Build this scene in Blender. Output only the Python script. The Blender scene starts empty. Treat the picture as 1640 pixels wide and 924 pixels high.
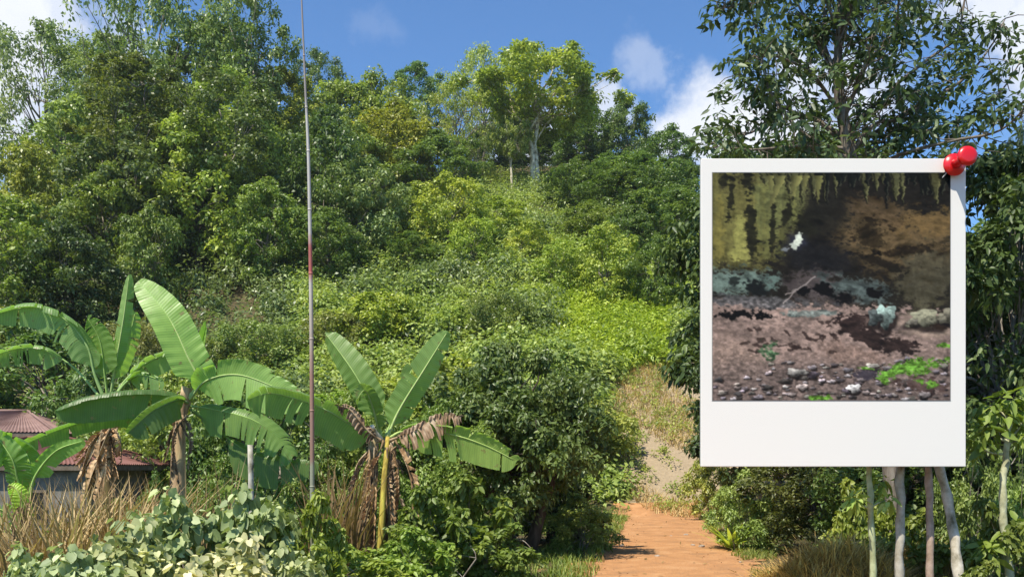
import bpy, math, random
import numpy as np

# ------------------------------------------------------------------ camera, world, sun
S = bpy.context.scene
COL = S.collection
R = math.radians
F = 1420.0            # focal length in photo pixels (1640 wide)
HZ = 750.0            # photo row of the horizon
EYE = 1.6

cam_d = bpy.data.cameras.new("camera")
cam = bpy.data.objects.new("camera", cam_d)
COL.objects.link(cam)
cam.location = (0, 0, EYE)
cam.rotation_euler = (R(90), 0, 0)
cam_d.sensor_width = 36
cam_d.lens = 36 * F / 1640
cam_d.shift_y = (HZ - 462) / 1640
cam_d.clip_start = 0.1
cam_d.clip_end = 6000
S.camera = cam

SUN_EL, SUN_AZ = R(58), R(218)      # azimuth clockwise from +Y; sun stands behind the camera to its left
sd = bpy.data.lights.new("sun", 'SUN')
sd.energy = 4.2
sd.angle = R(0.5)
sd.color = (1.0, 0.93, 0.80)
so = bpy.data.objects.new("sun", sd)
COL.objects.link(so)
so.rotation_euler = (R(90) - SUN_EL, 0, math.pi - SUN_AZ)
so.location = (-20, -20, 60)

W = bpy.data.worlds.new("World")
S.world = W
W.use_nodes = True
nt = W.node_tree
nt.nodes.clear()


def N_(tree, typ, **kw):
    n = tree.nodes.new(typ)
    for k, v in kw.items():
        setattr(n, k, v)
    return n


def mathn(tree, op, a, b=None, clamp=False):
    n = tree.nodes.new('ShaderNodeMath')
    n.operation = op
    n.use_clamp = clamp
    for i, v in enumerate((a, b)):
        if v is None:
            continue
        if hasattr(v, 'links'):
            tree.links.new(v, n.inputs[i])
        else:
            n.inputs[i].default_value = v
    return n.outputs[0]


def mixc(tree, fac, a, b, typ='MIX'):
    n = tree.nodes.new('ShaderNodeMix')
    n.data_type = 'RGBA'
    n.blend_type = typ
    for sock, v in ((n.inputs[0], fac), (n.inputs[6], a), (n.inputs[7], b)):
        if hasattr(v, 'links'):
            tree.links.new(v, sock)
        elif isinstance(v, (int, float)):
            sock.default_value = v
        else:
            sock.default_value = (v[0], v[1], v[2], 1)
    return n.outputs[2]


sky = N_(nt, 'ShaderNodeTexSky', sky_type='NISHITA', sun_disc=False, sun_elevation=SUN_EL, sun_rotation=SUN_AZ,
         air_density=1.0, dust_density=0.3, ozone_density=3.0, altitude=200)
skyc = mixc(nt, 1.0, sky.outputs[0], (0.60, 0.82, 1.0), 'MULTIPLY')
tc = N_(nt, 'ShaderNodeTexCoord')
nz = N_(nt, 'ShaderNodeTexNoise')
nz.inputs['Scale'].default_value = 9
nz.inputs['Detail'].default_value = 8
nz.inputs['Roughness'].default_value = 0.6
nt.links.new(tc.outputs['Generated'], nz.inputs['Vector'])
wsub = N_(nt, 'ShaderNodeVectorMath', operation='SUBTRACT')
nt.links.new(nz.outputs['Color'], wsub.inputs[0])
wsub.inputs[1].default_value = (0.5, 0.5, 0.5)
wsc = N_(nt, 'ShaderNodeVectorMath', operation='SCALE')
nt.links.new(wsub.outputs[0], wsc.inputs[0])
wsc.inputs['Scale'].default_value = 0.16
wadd = N_(nt, 'ShaderNodeVectorMath', operation='ADD')
nt.links.new(tc.outputs['Generated'], wadd.inputs[0])
nt.links.new(wsc.outputs[0], wadd.inputs[1])


def direction(px, py):
    v = np.array([px - 820, F, HZ - py], float)
    return tuple(v / np.linalg.norm(v))


# (photo direction px,py, angular radius in photo px, strength)
CLOUDS = [(20, 10, 95, 1.0), (90, 20, 60, .8), (-60, 60, 130, 1.0), (-10, 200, 80, .9), (210, 120, 80, .6), (1030, 112, 50, .3), (1058, 122, 34, .28),
          (1130, 215, 75, .95), (1075, 225, 50, .9), (1190, 235, 90, 1.0), (965, 185, 40, .7), (1260, 250, 110, 1.0), (1290, 120, 55, .8),
          (1390, 130, 70, .8), (1600, 10, 75, .9), (1680, 60, 90, .9), (1560, 20, 40, .7), (605, 80, 40, .08), (850, 235, 90, .9),
          (-400, 100, 300, .8), (2200, 0, 350, .8)]
tot = None
for (px, py, r, s) in CLOUDS:
    d = N_(nt, 'ShaderNodeVectorMath', operation='DISTANCE')
    nt.links.new(wadd.outputs[0], d.inputs[0])
    d.inputs[1].default_value = direction(px, py)
    mr = N_(nt, 'ShaderNodeMapRange', interpolation_type='SMOOTHSTEP')
    nt.links.new(d.outputs['Value'], mr.inputs[0])
    rr = r / F
    mr.inputs[1].default_value = rr * 1.15
    mr.inputs[2].default_value = rr * 0.35
    mr.inputs[3].default_value = 0
    mr.inputs[4].default_value = s
    tot = mr.outputs[0] if tot is None else mathn(nt, 'MAXIMUM', tot, mr.outputs[0])
cloudc = mixc(nt, nz.outputs['Fac'], (4.0, 4.3, 4.9), (5.9, 6.0, 6.2))
skyf = mixc(nt, tot, skyc, cloudc)
bg = N_(nt, 'ShaderNodeBackground')
bg.inputs['Strength'].default_value = 0.115
nt.links.new(skyf, bg.inputs['Color'])
wo = N_(nt, 'ShaderNodeOutputWorld')
nt.links.new(bg.outputs[0], wo.inputs[0])

vs = S.view_settings
vs.view_transform = 'Standard'
vs.look = 'None'
vs.gamma = 1
vs.use_curve_mapping = False
vs.exposure = 0.75
S.cycles.max_bounces = 6
S.cycles.diffuse_bounces = 3
S.cycles.glossy_bounces = 2
S.cycles.transmission_bounces = 3
S.cycles.transparent_max_bounces = 4
S.cycles.use_denoising = True
S.cycles.volume_bounces = 0
HAZE = .00022

rng = np.random.default_rng(11)
random.seed(5)


# ------------------------------------------------------------------ helpers
def at(px, py, Y):
    """world point seen at photo pixel (px, py) standing at real distance Y"""
    return np.array([(px - 820) / F * Y, Y, EYE + (HZ - py) / F * Y])


def smooth_noise(seed):
    r = np.random.default_rng(seed)
    K = r.normal(0, 1, (10, 2))
    ph = r.uniform(0, 6.28, 10)

    def f(x, y, scale):
        s = 0
        for i in range(10):
            k = K[i] * (1 + i * .35) / scale
            s = s + np.sin(x * k[0] + y * k[1] + ph[i]) / (1 + i * .4)
        return s / 3.2
    return f


NZ1, NZ2 = smooth_noise(1), smooth_noise(2)


def terrain(x, y):
    x = np.asarray(x, float)
    y = np.asarray(y, float)
    prof = np.interp(y, [0, 29, 31, 42, 50, 60, 75, 105, 125, 220, 420], [0, 0, .5, 6.0, 10.8, 16.2, 23.5, 37, 36, 8, 0])
    g = np.interp(x, [-160, -60, -38, 0, 12, 35, 90], [.15, .62, .9, 1, 1, .62, .2])
    m = np.clip((y - 30) / 10, 0, 1)
    z = prof * g + m * (NZ1(x, y, 9.) * .7 + NZ2(x, y, 3.) * .18)
    z = z - .65 * np.exp(-((x + 13) / 7) ** 2 - ((y - 23) / 8) ** 2)
    z = z + (1 - m) * NZ2(x, y, 2.5) * .02
    return z


def gz(x, y):
    return float(terrain(x, y))


class MB:
    """collects vertices and faces and links them as one mesh object"""

    def __init__(s):
        s.v, s.f, s.n, s.a = [], [], 0, []

    def add(s, v, f, a=None):
        v = np.asarray(v, float)
        s.v.append(v)
        s.f.extend([tuple(int(i) + s.n for i in q) for q in f])
        s.a.append(np.full(len(v), .5) if a is None else np.asarray(a, float) * np.ones(len(v)))
        s.n += len(v)

    def box(s, c, d, rz=0):
        c = np.array(c, float)
        q = np.array([[x, y, z] for x in (-.5, .5) for y in (-.5, .5) for z in (-.5, .5)]) * np.array(d)
        if rz:
            cs, sn = math.cos(rz), math.sin(rz)
            q = np.c_[q[:, 0] * cs - q[:, 1] * sn, q[:, 0] * sn + q[:, 1] * cs, q[:, 2]]
        s.add(q + c, [(0, 1, 3, 2), (4, 6, 7, 5), (0, 4, 5, 1), (2, 3, 7, 6), (0, 2, 6, 4), (1, 5, 7, 3)])

    def tube(s, pts, rad, seg=7, a=None, cap=True, knob=0):
        pts = np.asarray(pts, float)
        n = len(pts)
        rad = np.ones(n) * rad
        T = np.gradient(pts, axis=0)
        T /= np.linalg.norm(T, axis=1)[:, None] + 1e-9
        ref = np.array([1., 0, 0]) if abs(T[:, 0]).mean() < .7 else np.array([0, 0, 1.])
        U = np.cross(T, ref)
        U /= np.linalg.norm(U, axis=1)[:, None] + 1e-9
        V = np.cross(T, U)
        th = np.arange(seg) / seg * 2 * math.pi
        rr = rad[:, None] * (1 + knob * rng.normal(0, 1, (n, seg)))
        ring = pts[:, None, :] + rr[..., None] * (np.cos(th)[None, :, None] * U[:, None, :] + np.sin(th)[None, :, None] * V[:, None, :])
        f = [(i * seg + j, i * seg + (j + 1) % seg, (i + 1) * seg + (j + 1) % seg, (i + 1) * seg + j) for i in range(n - 1) for j in range(seg)]
        if cap:
            f.append(tuple(range(seg - 1, -1, -1)))
            f.append(tuple((n - 1) * seg + j for j in range(seg)))
        s.add(ring.reshape(-1, 3), f, a)

    def build(s, name, mat, parent=None, smooth=True):
        me = bpy.data.meshes.new(name)
        V = np.concatenate(s.v) if s.v else np.zeros((0, 3))
        me.from_pydata(V.tolist(), [], s.f)
        if smooth:
            me.shade_smooth()
        at_ = me.attributes.new('v', 'FLOAT', 'POINT')
        at_.data.foreach_set('value', np.concatenate(s.a).astype(np.float32))
        me.materials.append(mat)
        return link(name, me, parent)


def link(name, me, parent=None):
    o = bpy.data.objects.new(name, me)
    COL.objects.link(o)
    if parent is not None:
        o.parent = parent
    return o


def empty(name, loc=(0, 0, 0), rz=0):
    o = bpy.data.objects.new(name, None)
    COL.objects.link(o)
    o.location = loc
    o.rotation_euler = (0, 0, rz)
    o.empty_display_size = .3
    return o


def tag(o, label=None, cat=None, group=None, kind=None):
    if label:
        o['label'] = label
    if cat:
        o['category'] = cat
    if group:
        o['group'] = group
    if kind:
        o['kind'] = kind
    return o


def quads_mesh(name, V, Q, vals, mat, nv=4):
    """fast mesh of equal n-gons; V (n*k,3), Q (m,nv)"""
    me = bpy.data.meshes.new(name)
    me.vertices.add(len(V))
    me.vertices.foreach_set('co', V.astype(np.float32).ravel())
    me.loops.add(Q.size)
    me.loops.foreach_set('vertex_index', Q.astype(np.int32).ravel())
    me.polygons.add(len(Q))
    me.polygons.foreach_set('loop_start', (np.arange(len(Q)) * Q.shape[1]).astype(np.int32))
    me.polygons.foreach_set('loop_total', np.full(len(Q), Q.shape[1], np.int32))
    a = me.attributes.new('v', 'FLOAT', 'POINT')
    a.data.foreach_set('value', vals.astype(np.float32))
    me.update(calc_edges=True)
    me.materials.append(mat)
    return me


def unit(v):
    return v / (np.linalg.norm(v, axis=-1, keepdims=True) + 1e-9)


LEAFSHAPES = {
    # along (0..1), across (-1..1)
    'rhomb': ([(0, 0), (.45, -1), (1, 0), (.45, 1)], [(0, 1, 2, 3)]),
    'fine': ([(0, 0), (.3, -1), (.68, -.72), (1, 0), (.68, .72), (.3, 1)], [(0, 1, 2, 3), (0, 3, 4, 5)]),
    'round': ([(.0, 0), (-.12, -.55), (.2, -1), (.62, -.85), (1.0, 0), (.62, .85), (.2, 1), (-.12, .55)], [(0, 1, 2, 3), (0, 3, 4, 4), (0, 4, 5, 5), (0, 5, 6, 7)]),
}


def leaf_arrays(P, Nn, T, L, Wd, shape='rhomb', fold=.25, droop=.2, vals=None):
    """P attach points, Nn normals, T directions the leaf points to"""
    n = len(P)
    T = unit(T - Nn * np.sum(T * Nn, axis=1, keepdims=True) * .6)
    B = unit(np.cross(T, Nn))
    Nn = np.cross(B, T)
    sh, fc = LEAFSHAPES[shape]
    sh = np.array(sh, float)
    k = len(sh)
    L = np.ones(n) * L
    Wd = np.ones(n) * Wd
    a = sh[:, 0][None, :] * L[:, None]
    b = sh[:, 1][None, :] * Wd[:, None] * .5
    V = P[:, None, :] + a[..., None] * T[:, None, :] + b[..., None] * B[:, None, :]
    V = V + (np.abs(b) * fold)[..., None] * Nn[:, None, :]
    V[..., 2] -= (a / (L[:, None] + 1e-9)) ** 2 * L[:, None] * droop
    V = V.reshape(-1, 3)
    base = (np.arange(n) * k)[:, None, None]
    Q = (np.array(fc)[None] + base).reshape(-1, 4)
    if vals is None:
        vals = rng.uniform(0, 1, n)
    return V, Q, np.repeat(vals, k)


def leaf_mesh(name, parts, mat):
    Vs, Qs, As, n = [], [], [], 0
    for V, Q, A in parts:
        Vs.append(V)
        Qs.append(Q + n)
        As.append(A)
        n += len(V)
    V, Q, A = np.concatenate(Vs), np.concatenate(Qs), np.concatenate(As)
    # repeated index = triangle
    tri = Q[:, 2] == Q[:, 3]
    if not tri.any():
        return quads_mesh(name, V, Q, A, mat)
    me = bpy.data.meshes.new(name)
    me.vertices.add(len(V))
    me.vertices.foreach_set('co', V.astype(np.float32).ravel())
    loops = np.concatenate([Q[~tri].ravel(), Q[tri][:, :3].ravel()])
    tots = np.concatenate([np.full((~tri).sum(), 4), np.full(tri.sum(), 3)])
    me.loops.add(len(loops))
    me.loops.foreach_set('vertex_index', loops.astype(np.int32))
    me.polygons.add(len(tots))
    me.polygons.foreach_set('loop_start', (np.cumsum(tots) - tots).astype(np.int32))
    me.polygons.foreach_set('loop_total', tots.astype(np.int32))
    a = me.attributes.new('v', 'FLOAT', 'POINT')
    a.data.foreach_set('value', A.astype(np.float32))
    me.update(calc_edges=True)
    me.materials.append(mat)
    return me


def rdir(n, up=0.):
    v = rng.normal(0, 1, (n, 3))
    v = unit(v)
    v[:, 2] += up
    return unit(v)


def clump_leaves(C, Rr, n_each, L, Wd, shape='rhomb', up=.5, inner=.45, squash=.8, droop=.2, out=.6, fold=.25, hang=0., vals=None):
    """leaves spread through spheres at C (m,3) radii Rr (m)"""
    m = len(C)
    idx = np.repeat(np.arange(m), n_each)
    n = len(idx)
    d = rdir(n, .15)
    r = (inner + (1 - inner) * rng.uniform(0, 1, n) ** .6) * Rr[idx]
    P = C[idx] + d * r[:, None] * np.array([1, 1, squash])
    Nn = unit(d * out + rdir(n) * .55 + np.array([0, 0, up]))
    T = unit(d * .6 + rdir(n) * .8 + np.array([0, 0, -hang]))
    Ls = L * rng.uniform(.6, 1.25, n)
    cv = rng.uniform(-.22, .22, m)[idx]
    vv = np.clip(rng.uniform(.15, .85, n) + cv, 0, 1)
    return leaf_arrays(P, Nn, T, Ls, Ls * Wd / L, shape, fold, droop, vv)


# ------------------------------------------------------------------ materials
def new_mat(name):
    m = bpy.data.materials.new(name)
    m.use_nodes = True
    t = m.node_tree
    t.nodes.clear()
    return m, t


def out_(t, sh):
    o = t.nodes.new('ShaderNodeOutputMaterial')
    t.links.new(sh, o.inputs[0])


def leaf_mat(name, dark, mid, light, rough=.45, trans=.3, spec=.5, usecolor=True, scale=.35):
    m, t = new_mat(name)
    at_ = N_(t, 'ShaderNodeAttribute', attribute_name='v')
    ramp = N_(t, 'ShaderNodeValToRGB')
    e = ramp.color_ramp.elements
    e[0].color, e[1].color = (*dark, 1), (*light, 1)
    e[0].position, e[1].position = 0.05, .97
    q = e.new(.5)
    q.color = (*mid, 1)
    t.links.new(at_.outputs['Fac'], ramp.inputs[0])
    c = ramp.outputs[0]
    tcn = N_(t, 'ShaderNodeTexCoord')
    oi = N_(t, 'ShaderNodeObjectInfo')
    no = N_(t, 'ShaderNodeTexNoise', noise_dimensions='4D')
    no.inputs['Scale'].default_value = scale
    no.inputs['Detail'].default_value = 2
    t.links.new(tcn.outputs['Object'], no.inputs['Vector'])
    t.links.new(mathn(t, 'MULTIPLY', oi.outputs['Random'], 40.), no.inputs['W'])
    hs = N_(t, 'ShaderNodeHueSaturation')
    t.links.new(mathn(t, 'ADD', mathn(t, 'MULTIPLY', no.outputs['Fac'], -.07), .535), hs.inputs['Hue'])
    t.links.new(mathn(t, 'ADD', mathn(t, 'MULTIPLY', no.outputs['Fac'], .7), .65), hs.inputs['Value'])
    t.links.new(c, hs.inputs['Color'])
    c = hs.outputs[0]
    if usecolor:
        c = mixc(t, 1., c, oi.outputs['Color'], 'MULTIPLY')
    pb = N_(t, 'ShaderNodeBsdfPrincipled')
    t.links.new(c, pb.inputs['Base Color'])
    pb.inputs['Roughness'].default_value = rough
    pb.inputs['Specular IOR Level'].default_value = spec
    tr = N_(t, 'ShaderNodeBsdfTranslucent')
    t.links.new(mixc(t, 1., c, (1.5, 1.6, .8), 'MULTIPLY'), tr.inputs['Color'])
    mx = N_(t, 'ShaderNodeMixShader')
    mx.inputs[0].default_value = trans
    t.links.new(pb.outputs[0], mx.inputs[1])
    t.links.new(tr.outputs[0], mx.inputs[2])
    out_(t, mx.outputs[0])
    return m


def noise_mat(name, cols, scale=6, detail=6, rough=.85, bump=.3, stretch=(1, 1, 1), usecolor=False, spec=.3, contrast=(.3, .7)):
    m, t = new_mat(name)
    tcn = N_(t, 'ShaderNodeTexCoord')
    mp = N_(t, 'ShaderNodeMapping')
    mp.inputs['Scale'].default_value = stretch
    t.links.new(tcn.outputs['Object'], mp.inputs[0])
    no = N_(t, 'ShaderNodeTexNoise')
    no.inputs['Scale'].default_value = scale
    no.inputs['Detail'].default_value = detail
    no.inputs['Roughness'].default_value = .62
    t.links.new(mp.outputs[0], no.inputs['Vector'])
    ramp = N_(t, 'ShaderNodeValToRGB')
    e = ramp.color_ramp.elements
    lo, hi = contrast
    e[0].position, e[1].position = lo, hi
    e[0].color, e[1].color = (*cols[0], 1), (*cols[-1], 1)
    for i, c in enumerate(cols[1:-1]):
        q = e.new(lo + (hi - lo) * (i + 1) / (len(cols) - 1))
        q.color = (*c, 1)
    t.links.new(no.outputs['Fac'], ramp.inputs[0])
    c = ramp.outputs[0]
    if usecolor:
        oi = N_(t, 'ShaderNodeObjectInfo')
        c = mixc(t, 1., c, oi.outputs['Color'], 'MULTIPLY')
    pb = N_(t, 'ShaderNodeBsdfPrincipled')
    t.links.new(c, pb.inputs['Base Color'])
    pb.inputs['Roughness'].default_value = rough
    pb.inputs['Specular IOR Level'].default_value = spec
    if bump:
        b = N_(t, 'ShaderNodeBump')
        b.inputs['Strength'].default_value = bump
        b.inputs['Distance'].default_value = .03
        t.links.new(no.outputs['Fac'], b.inputs['Height'])
        t.links.new(b.outputs[0], pb.inputs['Normal'])
    out_(t, pb.outputs[0])
    return m


M_LEAF = leaf_mat('tree_leaves', (.090, .130, .042), (.165, .222, .075), (.285, .345, .14), rough=.42)
M_GLOSS = leaf_mat('glossy_leaves', (.045, .070, .028), (.085, .120, .048), (.170, .205, .110), rough=.45, trans=.25, spec=.35)
M_VINE = leaf_mat('vine_leaves', (.16, .22, .045), (.30, .38, .085), (.43, .49, .14), rough=.5, trans=.3)
M_ROUND = leaf_mat('broad_leaves', (.14, .18, .09), (.28, .32, .19), (.52, .53, .38), rough=.55, trans=.22, scale=1.5)
M_GRASS = leaf_mat('grass_blades', (.10, .16, .025), (.20, .28, .045), (.34, .38, .09), rough=.6, trans=.35)
M_DRYG = leaf_mat('dry_grass_blades', (.16, .115, .05), (.30, .235, .11), (.46, .38, .20), rough=.7, trans=.25)
M_BARK = noise_mat('bark', [(.10, .08, .06), (.22, .19, .15), (.36, .33, .28)], scale=5, stretch=(2, 2, .5), usecolor=True, bump=.5)
M_PALEBARK = noise_mat('pale_bark', [(.10, .09, .05), (.38, .35, .27), (.58, .55, .47)], scale=5, stretch=(1, 1, .8), usecolor=True, bump=.4, contrast=(.33, .6))
M_GRAVEL = noise_mat('gravel', [(.20, .10, .05), (.45, .27, .15)], scale=9, bump=0)
M_DEAD = noise_mat('dead_leaf', usecolor=True, cols=[(.12, .075, .04), (.30, .20, .12), (.46, .36, .25)], scale=9, stretch=(1, 1, .35), bump=.4, contrast=(.35, .65))


# ------------------------------------------------------------------ ground
def ground_mat():
    m, t = new_mat('soil_and_litter')
    geo = N_(t, 'ShaderNodeNewGeometry')
    n1 = N_(t, 'ShaderNodeTexNoise')
    n1.inputs['Scale'].default_value = .9
    n1.inputs['Detail'].default_value = 9
    n1.inputs['Roughness'].default_value = .65
    t.links.new(geo.outputs['Position'], n1.inputs['Vector'])
    n2 = N_(t, 'ShaderNodeTexNoise')
    n2.inputs['Scale'].default_value = 9
    n2.inputs['Detail'].default_value = 6
    t.links.new(geo.outputs['Position'], n2.inputs['Vector'])
    r1 = N_(t, 'ShaderNodeValToRGB')
    e = r1.color_ramp.elements
    e[0].position, e[1].position = .35, .68
    e[0].color, e[1].color = (.045, .055, .018, 1), (.12, .13, .045, 1)
    q = e.new(.52)
    q.color = (.10, .075, .040, 1)
    t.links.new(n1.outputs['Fac'], r1.inputs[0])
    # dry washed-out bank at the end of the path: a real patch of bare tan soil
    vm = N_(t, 'ShaderNodeVectorMath', operation='MULTIPLY_ADD')
    t.links.new(geo.outputs['Position'], vm.inputs[0])
    vm.inputs[1].default_value = (1 / 4.2, 1 / 9.0, 0)
    vm.inputs[2].default_value = (-7.2 / 4.2, -35 / 9.0, 0)
    ln = N_(t, 'ShaderNodeVectorMath', operation='LENGTH')
    t.links.new(vm.outputs[0], ln.inputs[0])
    dd = mathn(t, 'ADD', ln.outputs['Value'], mathn(t, 'MULTIPLY', mathn(t, 'SUBTRACT', n1.outputs['Fac'], .5), 1.1))
    mr = N_(t, 'ShaderNodeMapRange')
    t.links.new(dd, mr.inputs[0])
    mr.inputs[1].default_value = 1.05
    mr.inputs[2].default_value = .8
    tan = mixc(t, n2.outputs['Fac'], (.22, .165, .10), (.42, .33, .22))
    c = mixc(t, mr.outputs[0], r1.outputs[0], tan)
    pb = N_(t, 'ShaderNodeBsdfPrincipled')
    pb.inputs['Roughness'].default_value = .95
    pb.inputs['Specular IOR Level'].default_value = .15
    t.links.new(c, pb.inputs['Base Color'])
    b = N_(t, 'ShaderNodeBump')
    b.inputs['Strength'].default_value = .6
    b.inputs['Distance'].default_value = .08
    t.links.new(n2.outputs['Fac'], b.inputs['Height'])
    t.links.new(b.outputs[0], pb.inputs['Normal'])
    out_(t, pb.outputs[0])
    return m


def axis(lo, hi, fine_lo, fine_hi, step, coarse):
    a = np.arange(fine_lo, fine_hi + step / 2, step)
    left, right, s = [], [], coarse
    x = fine_lo
    while x > lo:
        x -= s
        s *= 1.35
        left.append(x)
    s = coarse
    x = fine_hi
    while x < hi:
        x += s
        s *= 1.35
        right.append(x)
    return np.array(left[::-1] + list(a) + right)


gx = axis(-1500, 1500, -60, 50, .6, 3)
gy = axis(-600, 2500, -4, 130, .6, 3)
X, Y_ = np.meshgrid(gx, gy)
V = np.stack([X, Y_, terrain(X, Y_)], -1).reshape(-1, 3)
nx, ny = len(gx), len(gy)
ii = (np.arange(ny - 1)[:, None] * nx + np.arange(nx - 1)[None, :]).ravel()
Q = np.stack([ii, ii + 1, ii + nx + 1, ii + nx], 1)
me = quads_mesh('ground', V, Q, np.zeros(len(V)), ground_mat())
me.shade_smooth()
o = link('ground', me)
tag(o, 'leaf littered soil rising into a steep green hill', None, None, 'structure')


def path_x(y):
    return .3 + y * .161 + .12 * math.sin(y * .35)


def path_mat():
    m, t = new_mat('red_dirt')
    geo = N_(t, 'ShaderNodeNewGeometry')
    n1 = N_(t, 'ShaderNodeTexNoise')
    n1.inputs['Scale'].default_value = 1.6
    n1.inputs['Detail'].default_value = 10
    n1.inputs['Roughness'].default_value = .7
    t.links.new(geo.outputs['Position'], n1.inputs['Vector'])
    n2 = N_(t, 'ShaderNodeTexNoise')
    n2.inputs['Scale'].default_value = 22
    n2.inputs['Detail'].default_value = 5
    t.links.new(geo.outputs['Position'], n2.inputs['Vector'])
    r1 = N_(t, 'ShaderNodeValToRGB')
    e = r1.color_ramp.elements
    e[0].position, e[1].position = .3, .72
    e[0].color, e[1].color = (.28, .15, .07, 1), (.60, .34, .16, 1)
    q = e.new(.5)
    q.color = (.48, .225, .085, 1)
    t.links.new(n1.outputs['Fac'], r1.inputs[0])
    c = mixc(t, mathn(t, 'MULTIPLY', n2.outputs['Fac'], .5), r1.outputs[0], (.34, .22, .13))
    pb = N_(t, 'ShaderNodeBsdfPrincipled')
    pb.inputs['Roughness'].default_value = .95
    pb.inputs['Specular IOR Level'].default_value = .15
    t.links.new(c, pb.inputs['Base Color'])
    b = N_(t, 'ShaderNodeBump')
    b.inputs['Strength'].default_value = .7
    b.inputs['Distance'].default_value = .05
    t.links.new(n2.outputs['Fac'], b.inputs['Height'])
    t.links.new(b.outputs[0], pb.inputs['Normal'])
    out_(t, pb.outputs[0])
    return m


ys = np.arange(-3, 30.6, .12)
pv, cols_n = [], 17
for y in ys:
    wl = 1.5 + .16 * math.sin(y * 1.9) + .1 * math.sin(y * 4.3 + 1) + .06 * math.sin(y * 11) + rng.normal(0, .06)
    wr = 1.5 + .16 * math.sin(y * 1.6 + 2) + .1 * math.sin(y * 3.7) + .06 * math.sin(y * 9) + rng.normal(0, .06)
    for k in range(cols_n):
        u = k / (cols_n - 1) * 2 - 1
        x = path_x(y) + (u * wl if u < 0 else u * wr)
        rut = -.02 * (math.exp(-((abs(u) - .5) / .16) ** 2)) * (1 if 0 < abs(u) < .95 else 0)
        pv.append((x, y, gz(x, y) + .03 * (1 - u * u) + .014 + rut * .8 + (1 - u * u) * (.006 * NZ2(x, y, 1.1) + rng.normal(0, .0012))))
n = len(ys)
Q = np.array([(i * cols_n + k, i * cols_n + k + 1, (i + 1) * cols_n + k + 1, (i + 1) * cols_n + k) for i in range(n - 1) for k in range(cols_n - 1)])
me = quads_mesh('path', np.array(pv), Q, np.zeros(len(pv)), path_mat())
me.shade_smooth()
tag(link('path', me), 'orange dirt footpath leading to the foot of the hill', None, None, 'structure')


# ------------------------------------------------------------------ trees
def limb(mb, a, b, r0, r1, bend=.12, n=6, seg=6):
    a, b = np.array(a, float), np.array(b, float)
    L = np.linalg.norm(b - a)
    t = np.linspace(0, 1, n)[:, None]
    off = rng.normal(0, 1, 3) * L * bend
    p = a + (b - a) * t + np.sin(t * math.pi) * off + rng.normal(0, .012, (n, 3)) * L * np.sin(t * math.pi)
    mb.tube(p, r0 + (r1 - r0) * t[:, 0], seg)
    return p


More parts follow.
